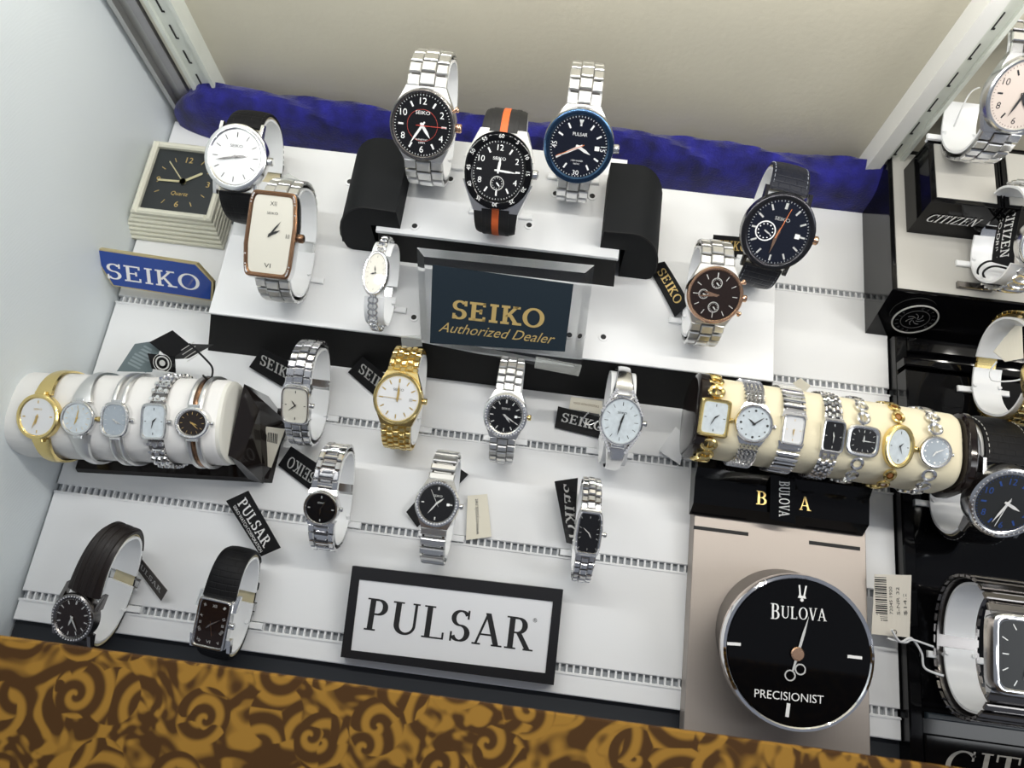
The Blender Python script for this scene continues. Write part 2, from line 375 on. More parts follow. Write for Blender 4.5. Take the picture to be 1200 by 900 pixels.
# blue velvet bunched along the back of the deck
vel = MB(); rings = []; nx = 150
VELV = mat('blue_velvet', (.010, .010, .15), .9, sheen=.15, bump=('noise', 700, .0012), var=.6, vscale=70)
for i in range(nx+1):
    x = -.340+(.60)*i/nx; ring_ = []
    end = max(.0, min(1, i/9))**.5
    for k in range(11):
        a = PI*k/10; wv = .0035*math.sin(x*61+k)+.002*math.sin(x*143+k*2)+random.uniform(-.0002, .0002)
        ring_.append((x, .396-.0155*math.cos(a)*end, (.044+wv*.8+.004*math.sin(x*18+1))*math.sin(a)**.55*end))
    rings.append(ring_)
vel.loft(rings, None, True, True, False)
o = vel.build('velvet_cloth', VELV, None, True); tag(o, 'royal blue velvet cloth bunched along the foot of the back panel', 'cloth')
# ------------------------------------------------------------------ watches
def se(t, a, b, n):
    c, s = math.cos(t), math.sin(t)
    return (a*math.copysign(abs(c)**(2/n), c), b*math.copysign(abs(s)**(2/n), s))
BU = [0]
def outline(hw, hh, n, z, N=56, d=0):
    o = []
    for i in range(N):
        x, y = se(2*PI*i/N+1e-4, hw-d, hh-d, n); o.append((x*(1-BU[0]*(y/hh)**2), y, z))
    return o
def edge_r(ang, hw, hh, n):       # radius of the outline in direction ang (clockwise from 12)
    x, y = math.sin(ang), math.cos(ang); return ((abs(x)/hw)**n+(abs(y)/hh)**n)**(-1/n)
def loop_pts(a, b, n=2.35, N=240):
    pts = []
    for i in range(N+1):
        t = 2*PI*i/N; c, s = math.cos(t), math.sin(t)
        pts.append((a*math.copysign(abs(s)**(2/n), s), -b+b*math.copysign(abs(c)**(2/n), c)))
    L = [0]
    for i in range(1, N+1): L.append(L[-1]+math.hypot(pts[i][0]-pts[i-1][0], pts[i][1]-pts[i-1][1]))
    return pts, L
def at_arc(pts, L, s):
    s %= L[-1]
    lo, hi = 0, len(L)-1
    while hi-lo > 1:
        m = (lo+hi)//2
        if L[m] <= s: lo = m
        else: hi = m
    f = (s-L[lo])/max(1e-9, L[hi]-L[lo]); p, q = pts[lo], pts[hi]
    y = p[0]+(q[0]-p[0])*f; z = p[1]+(q[1]-p[1])*f; ty, tz = q[0]-p[0], q[1]-p[1]; l = math.hypot(ty, tz) or 1
    return y, z, ty/l, tz/l
def ribbon(mb, pts, L, s0, s1, wf, th, off=0, prof=None, n=60, xo=0):
    prof = prof or [(-.5, 0), (-.5, .6), (-.38, 1), (.38, 1), (.5, .6), (.5, 0)]
    rings = []
    for i in range(n+1):
        s = s0+(s1-s0)*i/n; y, z, ty, tz = at_arc(pts, L, s); ny, nz = -tz, ty     # outward (front: t=+y, n=+z)
        wd = wf((s-s0)/(s1-s0))
        rings.append([(xo+u*wd, y+ny*(off+v*th), z+nz*(off+v*th)) for u, v in prof])
    mb.loft(rings)
LINKS = {}
def link_mesh(style, m, W, L, T):
    b = MB(); c = min(L, T)*.28
    def bx(x0, x1, y0, y1, z1=1.0): b.box(x0*W, x1*W, y0*L, y1*L, 0, T*z1, ch=c)
    if style == 'three': bx(-.5, -.2, -.46, .40, .95); bx(-.18, .18, -.30, .56, 1.15); bx(.2, .5, -.46, .40, .95)
    elif style == 'five':
        for k in range(5): bx(-.5+.2*k+.01, -.3+.2*k-.01, (-.44 if k % 2 == 0 else -.1), (.36 if k % 2 == 0 else .55), 1 if k % 2 else .85)
    elif style == 'bars': bx(-.5, .5, -.44, .25, 1); bx(-.34, .34, .25, .5, .6)
    elif style == 'h': bx(-.5, -.28, -.48, .44, 1); bx(.28, .5, -.48, .44, 1); bx(-.28, .28, -.2, .22, .8); bx(-.2, .2, .26, .5, .7)
    elif style == 'beads':
        for k in range(3):
            b.ball(((-.33+.33*k)*W, (.1 if k % 2 else -.1)*L, T*.5), W*.15, 8)
        bx(-.4, .4, -.3, .3, .4)
    elif style in ('ring', 'stone'):
        N = 18; rr = []
        for rad, z in ((.50, 0), (.5, .8), (.42, 1.1), (.28, .8), (.27, 0), (.5, 0)):
            rr.append([(rad*W*math.cos(2*PI*i/N), rad*L*1.02*math.sin(2*PI*i/N), z*T) for i in range(N)])
        b.loft(rr, None, False, False)
        if style == 'stone': b.loft([[(.27*W*math.cos(2*PI*i/N), .27*L*math.sin(2*PI*i/N), T*.1) for i in range(N)], [(.16*W*math.cos(2*PI*i/N), .16*L*math.sin(2*PI*i/N), T*.75) for i in range(N)]])
        b.box(-.12*W, .12*W, .42*L, .62*L, 0, T*.6, ch=c*.5)
    elif style == 'mesh':
        for r_ in range(2):
            for k in range(5):
                x = (-.42+.2*k+(.04 if r_ else -.01)); y = -.25+.5*r_
                b.loft([[((x-.09)*W, (y-.22)*L, 0), ((x+.07)*W, (y-.16)*L, 0), ((x+.09)*W, (y+.22)*L, 0), ((x-.07)*W, (y+.16)*L, 0)],
                        [((x-.03)*W, (y-.10)*L, T), ((x+.02)*W, (y-.08)*L, T), ((x+.03)*W, (y+.10)*L, T), ((x-.02)*W, (y+.08)*L, T)]])
    elif style == 'curb':
        pts = [(.42*W*math.cos(t*PI/6)*(1), .6*L*math.sin(t*PI/6), T*.5+.25*T*math.sin(t*PI/6)) for t in range(12)]
        b.tube(pts, T*.42, 6, None, True)
    return b.build('link', m, me_only=True, smooth=style in ('ring', 'stone', 'curb', 'beads'))
def hand(mb, ang, ln, wd, z, tail=.2, shape='taper'):
    ca, sa = math.cos(-ang), math.sin(-ang)
    if shape == 'taper': pts = [(-wd*.35, -ln*tail), (wd*.35, -ln*tail), (wd*.5, 0), (wd*.5, ln*.55), (0, ln), (-wd*.5, ln*.55), (-wd*.5, 0)]
    elif shape == 'baton': pts = [(-wd*.5, -ln*tail), (wd*.5, -ln*tail), (wd*.5, ln*.95), (0, ln), (-wd*.5, ln*.95)]
    else: pts = [(-wd*.2, -ln*tail), (wd*.2, -ln*tail), (wd*.2, ln*.2), (wd*.9, ln*.45), (0, ln), (-wd*.9, ln*.45), (-wd*.2, ln*.2)]
    mb.prism([(x*ca-y*sa, x*sa+y*ca) for x, y in pts], z, z+.0002)
def watch(name_lbl, cx, cy, w, h, up, dn, bw, n=2.0, z0=0.0, case=STEEL, bezel=None, dial=DBLACK, ink=INKW, marks='bars', band='three',
          bmat=STEEL, lk=9, bez=.11, gems=False, hour=300, minute=60, sec=None, brand=None, crown=True, kb=.75, dmax=.34, bulge=0, rz=0, taper=.8, clip=True,
          kw={}, frame_=None, group='wristwatches on show', hshape='taper', handm=None, secm=None, thick=.009, dz=0, clipw=1.04, roll=0, ztop=None, cuffm=None, slot_y=None):
    bezel = bezel or case
    # orientation and size
    half_px = (up+dn)/2; off = (up-dn)/2
    if frame_ is None:
        yy = z0+.055
        for _ in range(6):
            p = P(cx, cy, yy); k = mpp(p); half = half_px*k*.97; d_ = ray(cx, cy); ra = math.atan2(d_.y, -d_.z)
            b = kb*half; sd = max(-.25, min(dmax, off*k/b)); de = math.asin(sd); pit = ra+de; ysh = (off*k-b*sd)/math.cos(de)
            a = math.sqrt(max(1e-9, half**2-(b*math.sin(de))**2))/math.cos(de)
            low = math.sqrt((a*math.sin(pit))**2+(b*math.cos(pit))**2)
            yy = z0+dz+low+.0035+(b+thick*.6)*math.cos(pit)-ysh*math.sin(pit)
        org = P(cx, cy, yy)
        ex = V((math.cos(rz), math.sin(rz), 0)); f0 = V((-math.sin(rz), math.cos(rz), 0))
        ey = f0*math.cos(pit)+V((0, 0, math.sin(pit))); ez = ex.cross(ey)
        if roll: ex, ey = ex*math.cos(roll)-ey*math.sin(roll), ey*math.cos(roll)+ex*math.sin(roll)
    else:
        org, ex, ey, ez, a, b = frame_; k = mpp(org); ysh = 0
    Mw = frame(org, ex, ey, ez)
    hw, hh = w*k/2, h*k/2; bwm = bw*k; BU[0] = bulge
    t = thing('wristwatch', name_lbl, 'watch', Mw, group)
    # case: mid body, bezel, dial; z=0 is the dial plane
    th = thick
    MB().loft([outline(hw*.82, hh*.82, n, -th), outline(hw, hh, n, -th*.75), outline(hw*1.02, hh*1.02, n, -th*.35), outline(hw, hh, n, -.0006)]).build('case', case, t, True)
    bz = min(hw, hh)*bez*1.0+.0006
    if bez > 0:
        MB().loft([outline(hw, hh, n, -.0006), outline(hw, hh, n, .0004, d=.0001), outline(hw, hh, n, .0012, d=bz*.35), outline(hw, hh, n, .0011, d=bz*.75), outline(hw, hh, n, .0002, d=bz)], None, False, False).build('bezel', bezel, t, True)
    dw, dh = hw-bz*.98, hh-bz*.98
    dl = MB().loft([outline(dw, dh, n, -.0006), outline(dw, dh, n, .0002)]).build('dial', dial, t)
    if gems:
        gm = MB(); N = int(2*PI*max(hw, hh)/.0014); N = min(N, 44)
        for i in range(N):
            if gems == 'sides' and abs(math.cos(2*PI*i/N)) < .55: continue
            x, y = se(2*PI*i/N+.01, hw-bz*.5, hh-bz*.5, n); x *= 1-bulge*(y/hh)**2; gm.ball((x, y, .0011), .00062, 6)
        tag(gm.build('gemstones', GEM, t), 'band of tiny clear stones set in the bezel', kind='stuff')
    # dial furniture
    mk = MB(); R = lambda an, f=.86: edge_r(an, dw, dh, n)*f
    def bar(an, r0, r1, wd, z=.0003):
        x, y = math.sin(an), math.cos(an); px, py = y, -x
        mk.add([(x*r0+px*wd, y*r0+py*wd, z), (x*r0-px*wd, y*r0-py*wd, z), (x*r1-px*wd, y*r1-py*wd, z), (x*r1+px*wd, y*r1+py*wd, z)], [(0, 1, 2, 3)])
    s_ = min(dw, dh)
    if marks in ('bars', 'thin', 'bold'):
        wd = {'bars': .03, 'thin': .014, 'bold': .055}[marks]*s_
        for i in range(12):
            an = i*PI/6; r1 = R(an, .90)
            bar(an, r1-(.20 if marks != 'bold' else .22)*s_, r1, wd*(1.5 if i == 0 else 1))
    if marks in ('nums', 'sport'):
        for i in range(12):
            an = i*PI/6; r1 = R(an, .80)
            if marks == 'nums' and i % 2 == 0 and not (kw.get('skip6') and i == 6):
                sans(mk, str(i or 12), math.sin(an)*R(an, .76), math.cos(an)*R(an, .76), s_*.22, .0003, rot=0)
            elif marks == 'sport' and i in (3, 6, 9): sans(mk, {3: '15', 6: '30', 9: '45'}[i], math.sin(an)*R(an, .84), math.cos(an)*R(an, .84), s_*.17, .0003, rot={3: -PI/2, 6: 0, 9: PI/2}[i])
            else: bar(an, R(an, .66), R(an, .84), .03*s_)
    if marks in ('roman', 'roman2'):
        rn = ['XII', 'I', 'II', 'III', 'IIII', 'V', 'VI', 'VII', 'VIII', 'IX', 'X', 'XI']
        for i in range(12):
            if marks == 'roman2' and i not in (0, 3, 6): continue
            an = i*PI/6; f = .80; sans(mk, rn[i], math.sin(an)*R(an, f), math.cos(an)*R(an, f), s_*.20, .0003, w=s_*(.30 if i in (0, 6, 7, 8, 4) else .16), rot=0 if marks == 'roman2' else -an if abs(math.cos(an)) > .1 and math.cos(an) > 0 else (PI-an if math.cos(an) < -.1 else 0))
    if marks == 'dots':
        for i in range(12):
            an = i*PI/6; x, y = math.sin(an)*R(an, .84), math.cos(an)*R(an, .84); mk.cyl(s_*(.05 if i % 3 else .08), .0002, .0004, 8, c=(x, y))
    if marks == 'four':
        for i in (0, 3, 6, 9): bar(i*PI/2/3, R(i*PI/6, .72), R(i*PI/6, .88), .035*s_)
    if marks in ('bars', 'bold', 'nums', 'sport') and w > 50:
        for i in range(60):
            an = i*PI/30; bar(an, R(an, .93), R(an, .975), .008*s_)
    if mk.v: mk.build('hour_markers', ink, dl)
    if kw.get('date'):
        MB().box(dw*.56, dw*.72, -dh*.07, dh*.07, .0002, .0004).build('date_window', INKW if dial is not DWHITE else mat('date_frame', (.45, .45, .45), .4), dl)
    if kw.get('arrow'):
        r_ = R(0, .86); MB().poly([(-.08*s_, r_), (0, r_-.2*s_), (.08*s_, r_)], .0003).build('top_marker', ink, dl)
    if brand:
        bt = MB()
        sans(bt, brand, 0, dh*kw.get('by', .40), s_*.115, .00032, w=s_*.50)
        bt.build('brand_name', kw.get('bink', ink), dl)
    if kw.get('sub'):
        lt = MB(); sans(lt, kw['sub'], 0, -dh*.45, s_*.055, .00032, w=s_*.42); sans(lt, kw.get('sub2', '100M'), 0, -dh*.55, s_*.055, .00032, w=s_*.22); lt.build('small_print', ink, dl)
    for (sx, sy, sr, si) in kw.get('subd', []):
        sm = MB(); sm.ring(sr*s_*.88, sr*s_, .0002, .0005, 24, c=(sx*dw, sy*dh))
        for i in range(12):
            an = i*PI/6; x, y = math.sin(an), math.cos(an); c_ = (sx*dw+x*sr*s_*.7, sy*dh+y*sr*s_*.7); sm.cyl(sr*s_*.07, .0002, .0005, 6, c=c_)
        sd_ = sm.build('subdial', si, dl, True)
        hm_ = MB(); hand(hm_, 2.4+sx, sr*s_*.7, s_*.05, .0006); hm_.v = [V((v.x+sx*dw, v.y+sy*dh, v.z)) for v in hm_.v]; hm_.build('subdial_hand', ink, dl)
    if kw.get('redring'):
        MB().ring(s_*.52, s_*.53, .0002, .00035, 40).build('dial_ring', INKR, dl)
    if kw.get('bznum'):
        bn = MB()
        for i in range(12):
            an = i*PI/6; r_ = edge_r(an, hw-bz*.5, hh-bz*.5, n); sans(bn, str(i*5 or 60), math.sin(an)*r_, math.cos(an)*r_, bz*.45, .0014, rot=-an)
        bn.build('bezel_scale', INKW, t)
    hm = handm or ink
    hb = MB(); hand(hb, math.radians(hour), s_*.50, s_*.10, .0006, shape=hshape); hb.build('hour_hand', hm, dl)
    hb = MB(); hand(hb, math.radians(minute), s_*.76, s_*.075, .0009, shape=hshape); hb.cyl(s_*.06, .0004, .0014, 12); hb.build('minute_hand', hm, dl)
    if sec is not None: hb = MB(); hand(hb, math.radians(sec), s_*.85, s_*.02, .0013, .25, 'baton'); hb.build('second_hand', secm or hm, dl)
    if crown:
        Mc = Mx.Translation((hw*.98, 0, -th*.38)) @ Mx.Rotation(PI/2, 4, 'Y')
        cr = MB(); rc = max(.0011, min(.0030, hh*.13)); cr.cyl(rc*.6, -.001, .001, 12, Mc); cr.cyl(rc, .0008, .0008+rc*1.1, 14, Mc, ch=rc*.25); cr.build('crown', kw.get('crm', bezel), t, True)
    for an in kw.get('push', []):
        Mc = Mx.Rotation(-math.radians(an-90), 4, 'Z') @ Mx.Translation((hw*.98, 0, -th*.38)) @ Mx.Rotation(PI/2, 4, 'Y')
        MB().cyl(.0012, -.001, .003, 12, Mc, ch=.0002).cyl(.0018, .0025, .004, 12, Mc, ch=.0004).build('push_button', kw.get('crm', bezel), t, True)
    # band loop
    pts, L = loop_pts(a, b); zoff = -th*.55; pts = [(y+ysh, z+zoff) for y, z in pts]; LT = L[-1]
    s0 = -LT*.2
    while at_arc(pts, L, s0)[0] < hh*.97 and s0 < LT*.3: s0 += .0004
    s1 = LT*1.2
    while at_arc(pts, L, s1)[0] > -hh*.97 and s1 > LT*.7: s1 -= .0004
    b0_ = LT-s1
    wf = lambda u: bwm*(taper+(1-taper)*(abs(2*u-1))**1.2)
    if band in ('three', 'five', 'bars', 'h', 'beads', 'ring', 'stone', 'mesh', 'curb'):
        ll = lk*k; cnt = max(6, int((s1-s0)/ll)); ll = (s1-s0)/cnt
        bt = .0022 if bw > 20 else .0017
        br = MB(); ribbon(br, pts, L, s0, s1, lambda u: wf(u)*(.86 if band not in ('ring', 'stone', 'curb') else .10), .0007, 0, n=50)
        bro = br.build('bracelet', bmat if band in ('ring', 'stone', 'curb') else STEELD if bmat is not GOLD else bmat, t)
        me = link_mesh(band, bmat, bwm, ll, bt); me2 = None
        if kw.get('alt'): me2 = link_mesh(band, kw['alt'], bwm, ll, bt)
        for i in range(cnt):
            s = s0+(i+.5)*ll; y, z, ty, tz = at_arc(pts, L, s); u = (s-s0)/(s1-s0)
            if u > .5: ty, tz = -ty, -tz; nn = V((0, tz, -ty)) # keep link "up" towards the case
            nn = V((0, -tz, ty)) if u <= .5 else V((0, tz, -ty))
            tt = V((0, ty, tz)); ex_ = tt.cross(nn)
            m4 = frame(V((0, y, z))+nn*.0006, ex_, tt, nn) @ Mx.Diagonal((wf(u)/bwm, 1, 1, 1))
            link('link', me2 if (me2 and i % 2) else me, bro, m4)
            if kw.get('stone'):
                if i == 0: ms_ = MB().loft([[(.27*bwm*math.cos(2*PI*j/16), .27*ll*math.sin(2*PI*j/16), 0) for j in range(16)], [(.18*bwm*math.cos(2*PI*j/16), .18*ll*math.sin(2*PI*j/16), bt*.7) for j in range(16)]]).build('stone', kw['stone'], me_only=True)
                link('stone', ms_, bro, m4)
        if band in ('three', 'five', 'bars', 'h', 'mesh'):
            for sg in (1, -1):     # solid end pieces between case and first link
                xs = hw*.90 if (w > 44 and n < 3) else bwm*.56; ys_ = .42 if (w > 44 and n < 3) else .80
                e = MB(); y0_ = hh*ys_; sE = s0 if sg > 0 else s1; y1_ = at_arc(pts, L, sE)[0]+.0012*sg; z1_ = at_arc(pts, L, sE+.001*sg)[1]
                e.hull([(-xs, sg*y0_, zoff-.003), (xs, sg*y0_, zoff-.003), (bwm*.5, y1_, z1_-.001), (-bwm*.5, y1_, z1_-.001)],
                       [(-xs, sg*y0_, -.0010), (xs, sg*y0_, -.0010), (bwm*.5, y1_, z1_+bt+.0004), (-bwm*.5, y1_, z1_+bt+.0004)]); e.build('end_piece', bmat if band != 'bars' else case, t)
        cl = MB(); ribbon(cl, pts, L, LT*.5-.010, LT*.5+.006, lambda u: bwm*taper*.9, .0020, -.0004, n=8); cl.build('clasp', bmat, t)
    elif band in ('leather', 'rubber'):
        st = MB(); ribbon(st, pts, L, s0, s1, wf, .0030, -.0005, [(-.5, 0), (-.5, .5), (-.42, .8), (-.2, 1), (.2, 1), (.42, .8), (.5, .5), (.5, 0)], 70)
        sto = st.build('strap', bmat, t, True)
        li = MB(); ribbon(li, pts, L, s0, s1, lambda u: wf(u)*.97, .0007, -.0012, n=50); li.build('strap_lining', TANL if band == 'leather' else RUBBER, t)
        if kw.get('stripe'):
            q = MB(); ribbon(q, pts, L, s0, s1, lambda u: bwm*.16, .0006, .0022, n=60); tag(q.build('stripe', kw['stripe'], sto), 'orange centre stripe')
            for sx in (-1, 1):
                q = MB(); ribbon(q, pts, L, s0, s1, lambda u: bwm*.10, .0005, .0021, n=60, xo=sx*bwm*.26); q.build('rib', RUBBER, sto)
        if kw.get('stitch'):
            q = MB(); nS = 46
            for sx in (-1, 1):
                for i in range(nS):
                    sA = s0+(s1-s0)*(i+.2)/nS; ribbon(q, pts, L, sA, sA+(s1-s0)*.55/nS, lambda u: .0005, .0005, .0013, n=1, xo=sx*bwm*.42)
            tag(q.build('stitching', kw['stitch'], sto), kind='stuff')
        if kw.get('ridge'):
            for sx in (-1, 0, 1):
                q = MB(); ribbon(q, pts, L, s0, s0+(s1-s0)*.46, lambda u: bwm*.16, .0012, .0019, n=40, xo=sx*bwm*.24); q.build('strap_ridge', bmat, sto, True)
        for fr in kw.get('keep', (.50,)):
            sK = s0+(s1-s0)*fr
            q = MB(); ribbon(q, pts, L, sK-.0022, sK+.0022, lambda u: bwm*taper*1.12, .0052, -.0018, n=4); q.build('strap_keeper', bmat, t, True)
        q = MB(); y, z, ty, tz = at_arc(pts, L, s0+(s1-s0)*.58)
        q.tube([(-bwm*.5, y, z), (-bwm*.5, y+ty*.006, z+tz*.006), (bwm*.5, y+ty*.006, z+tz*.006), (bwm*.5, y, z)], .0010, 6, None, True); q.build('buckle', STEEL, t, True)
        if kw.get('shoulder'):
            for sg in (1, -1):
                sE = s0 if sg > 0 else s1; y1_, z1_ = at_arc(pts, L, sE+.003*sg)[:2]; e = MB(); y0_ = hh*.30
                e.hull([(-hw*1.03, sg*y0_, zoff-.004), (hw*1.03, sg*y0_, zoff-.004), (bwm*.54, y1_, z1_-.002), (-bwm*.54, y1_, z1_-.002)],
                       [(-hw*1.03, sg*y0_, -.0012), (hw*1.03, sg*y0_, -.0012), (bwm*.50, y1_, z1_+.0026), (-bwm*.50, y1_, z1_+.0026)]); e.build('shoulder', STEELB, t)
        for sx in (-1, 1) if not kw.get('shoulder') else ():
            for sy in (-1, 1):
                e = MB(); x0 = sx*(bwm*.5+.0003); x1 = sx*(bwm*.5+.0026); y0_ = sy*hh*.55; y1_ = sy*(hh+.0022)
                e.hull([(x0, y0_, -th*.8), (x1, y0_, -th*.8), (x1, y1_, -th*1.0), (x0, y1_, -th*1.0)][::1 if sx*sy > 0 else -1],
                       [(x0, y0_, -.0012), (x1, y0_, -.0016), (x1, y1_, -th*.62), (x0, y1_, -th*.62)][::1 if sx*sy > 0 else -1]); e.build('lug', case, t)
    elif band == 'bangle':
        pr = [(-.5, .2), (-.42, .8), (-.2, 1), (.2, 1), (.42, .8), (.5, .2), (0, 0)]
        flare = kw.get('flare', 1.5)
        wf2 = lambda u: bwm*(taper+(flare-taper)*max(0, 1-4*min(u, 1-u))**1.5)
        if kw.get('split'):
            for sx in (-1, 1):
                q = MB(); ribbon(q, pts, L, s0-.001, LT*.44, lambda u: bwm*.34, .0022, 0, pr, 40, xo=sx*bwm*.30); q.build('bangle_rail', bmat, t, True)
                q = MB(); ribbon(q, pts, L, LT*.56, s1+.001, lambda u: bwm*.34, .0022, 0, pr, 40, xo=sx*bwm*.30); q.build('bangle_rail', bmat, t, True)
            if kw.get('inlay'):
                for s_a, s_b in ((s0, LT*.36), (LT*.64, s1)):
                    q = MB(); ribbon(q, pts, L, s_a, s_b, lambda u: bwm*.28, .0016, 0, pr, 30); q.build('inlay', kw['inlay'], t, True)
        else:
            q = MB(); ribbon(q, pts, L, s0-.001, LT*.44, lambda u: bwm*(taper+(flare-taper)*max(0, 1-3*u)**1.5), .0022, 0, pr, 40); q.build('bangle', bmat, t, True)
            q = MB(); ribbon(q, pts, L, LT*.56, s1+.001, lambda u: bwm*(taper+(flare-taper)*max(0, 3*u-2)**1.5), .0022, 0, pr, 40); q.build('bangle', bmat, t, True)
        q = MB(); ribbon(q, pts, L, LT*.44, LT*.56, lambda u: bwm*taper*.8, .0016, 0, n=12); q.build('clasp', bmat, t)
        for sg in (1, -1):
            e = MB(); e.box(-bwm*.35, bwm*.35, min(sg*hh*.85, sg*(hh+.0015)), max(sg*hh*.85, sg*(hh+.0015)), -th*.7, -th*.1, ch=.0005); e.build('hinge', case, t)
    if kw.get('wings'):        # stone-set shoulders running up the bracelet
        for sg in (1, -1):
            for sx in (1, -1):
                q = MB()
                for i in range(9):
                    f = i/8; q.ball((sx*(hw*.92*(1-f)+bwm*.42*f), sg*(hh*.35+(hh*1.25-hh*.35)*f), +.0004-th*.30*f*f), .0012, 6)
                tag(q.build('gem_shoulder', GEM, t), kind='stuff')
    # clip
    if clip:
        c = thing('display_clip', 'white clip inside the '+' '.join(name_lbl.split()[:12]), 'watch stand', Mw, 'display clips inside the watches')
        cm = cuffm or WHITE_PLAS
        cw = bwm*clipw; CT = lambda u: taper+(1-taper)*.5
        q = MB(); ribbon(q, pts, L, s0, LT*.5-.004, lambda u: cw*CT(u), .0016, -.0036, [(-.5, 0), (-.5, 1), (.5, 1), (.5, 0)], 44)
        q.build('cuff_arm', cm, c, True)
        q = MB(); ribbon(q, pts, L, LT*.5+.004, s1, lambda u: cw*CT(u), .0016, -.0036, [(-.5, 0), (-.5, 1), (.5, 1), (.5, 0)], 44)
        q.build('cuff_arm', cm, c, True)
        inv = Mw.inverted()
        best = min((Mw @ V((0, p[0], p[1])) for p in pts), key=lambda p: p.z)
        yb = best.y if slot_y is None else slot_y
        zt = z0+.0024
        q = MB()
        wx = V((1, 0, 0)); c0 = V((best.x, yb, z0))
        bl = cw*.5+.0075
        q.box(-bl, bl, -.0022, .0022, .0002, .0026, ch=.0005)
        for sx in (-1, 1): q.cyl(.0013, -.004, .0005, 10, c=(sx*(bl-.0022), 0))
        q.v = [inv @ (v+c0) for v in q.v]; q.build('cross_bar', cm, c)
        st_ = V((best.x, best.y+.002, best.z+.005)); en = V((best.x, yb, z0+.001))
        for sx in (-1, 1):
            q = MB(); q.tube([st_+wx*sx*cw*.40, en+wx*sx*cw*.40], .0014, 8); q.v = [inv @ v for v in q.v]; q.build('stem', cm, c, True)
    return t
S1 = slots
# top tier and riser watches
watch('large round watch with white dial and black leather strap beside the cream clock', 276, 184, 74, 78, 56, 76, 44, z0=ZA, dial=DWHITE, ink=INKK, marks='thin', band='leather', bmat=LEATHER,
      hour=83, minute=257, brand='SEIKO', kw=dict(keep=(.45, .55), stitch=INKK), bez=.16, handm=STEELD)
watch('silver barrel-shaped watch with brown rim and roman numerals XII and VI', 317, 275, 62, 101, 68, 78, 42, n=14, bulge=.15, z0=ZA, dial=DCREAM, ink=INKK, marks='roman2', band='three', bmat=STEELB, bezel=BROWNMET,
      hour=62, minute=35, brand='SEIKO', bez=.14, lk=12, kw=dict(by=.55), gems='sides', thick=.011)
watch('round black-dial steel watch with red inner ring, leftmost of the three on the upper riser', 495, 147, 78, 81, 84, 70, 47, z0=ZB, marks='nums', band='three', bmat=STEELB, bezel=STEELD,
      hour=145, minute=213, sec=90, secm=INKR, brand='SEIKO', lk=15, bez=.10, taper=.85, kw=dict(redring=1, push=(62,), sub='KINETIC', crm=ROSE), thick=.012)
watch('black sports watch with orange stripe down its rubber strap', 584, 200, 80, 88, 72, 76, 54, z0=ZB, n=2.2, marks='nums', band='rubber', bmat=RUBBER, bezel=BLACKG,
      hour=5, minute=93, brand='SEIKO', bez=.22, kw=dict(shoulder=1, crm=STEEL, stripe=ORANGE, bznum=1, skip6=1, subd=[(0, -.42, .27, INKS)], keep=()), thick=.012, taper=.7)
watch('navy-dial steel diver style watch with blue bezel and orange second hand', 678, 172, 82, 86, 92, 66, 40, z0=ZB, dial=DNAVY, marks='sport', band='three', bmat=STEELB, bezel=BLUEMET,
      hour=118, minute=241, sec=244, secm=INKO, brand='PULSAR', lk=15, bez=.15, taper=.92, kw=dict(date=1, arrow=1, sub='100M WATER', sub2='RESISTANT', crm=STEEL), thick=.012)
watch('large dark blue watch on stitched navy leather strap with one white subdial ring', 912, 272, 84, 90, 80, 70, 46, z0=ZA, dial=DNAVY, ink=INKS, marks='bars', band='leather', bmat=LEATHERN, bezel=GUN, case=GUN,
      hour=190, minute=186, sec=12, secm=INKO, handm=ROSE, brand='SEIKO', bez=.15, kw=dict(subd=[(-.42, -.05, .34, INKW)], stitch=mat('grey_thread', (.35, .38, .45), .6), date=1, crm=ROSE, keep=(.5,)), thick=.013, rz=-.15)
watch('rose gold rimmed brown chronograph on steel bracelet', 838, 346, 66, 67, 63, 61, 40, z0=ZA, dial=DBROWN, ink=INKS, marks='thin', band='three', bmat=STEELB, bezel=ROSE,
      hour=285, minute=262, handm=ROSE, bez=.10, lk=12, kw=dict(subd=[(0, .48, .22, INKS), (0, -.48, .22, INKS), (-.48, 0, .2, INKS)], push=(60, 120)), thick=.011)
watch('small silver oval dress watch left of the clear dealer block', 440, 320, 31, 54, 44, 66, 13, z0=ZA, dial=DCREAM, ink=INKK, marks='thin', band='curb', bmat=STEEL, lk=7,
      hour=250, minute=350, gems='sides', bez=.18, crown=False, clipw=2.0, hshape='dauphine', thick=.006)
# third row
watch('small square steel watch with cream dial in front of the riser', 346, 475, 34, 47, 76, 46, 30, n=5, dial=DCREAM, ink=INKK, marks='four', band='three', bmat=STEEL, lk=9,
      hour=325, minute=228, bez=.12, handm=INKK, thick=.007, slot_y=S1[2])
watch('yellow gold watch with white dial and jubilee bracelet', 466, 467, 58, 61, 63, 60, 37, case=GOLD, dial=DWHITE, ink=INKG, marks='bars', band='five', bmat=GOLD, lk=8,
      hour=5, minute=0, sec=272, brand='SEIKO', bez=.12, kw=dict(date=1, bink=INKK), thick=.009, slot_y=S1[2])
watch('steel watch with black dial and stone-set bezel just below the dealer block', 592, 487, 52, 54, 72, 57, 31, band='three', bmat=STEELB, lk=9, ink=INKS,
      hour=140, minute=120, brand='SEIKO', gems=True, bez=.20, kw=dict(date=1, crm=GOLD), thick=.009, slot_y=S1[2])
watch('pearl-dial watch with stone-set shoulders on narrow polished bracelet', 728, 494, 51, 58, 66, 60, 23, dial=DPEARL, ink=INKK, marks='thin', band='bangle', bmat=STEEL,
      hour=15, minute=190, brand='SEIKO', bez=.10, kw=dict(wings=1, flare=1.25), thick=.008, clipw=1.5, taper=.75, slot_y=S1[2])
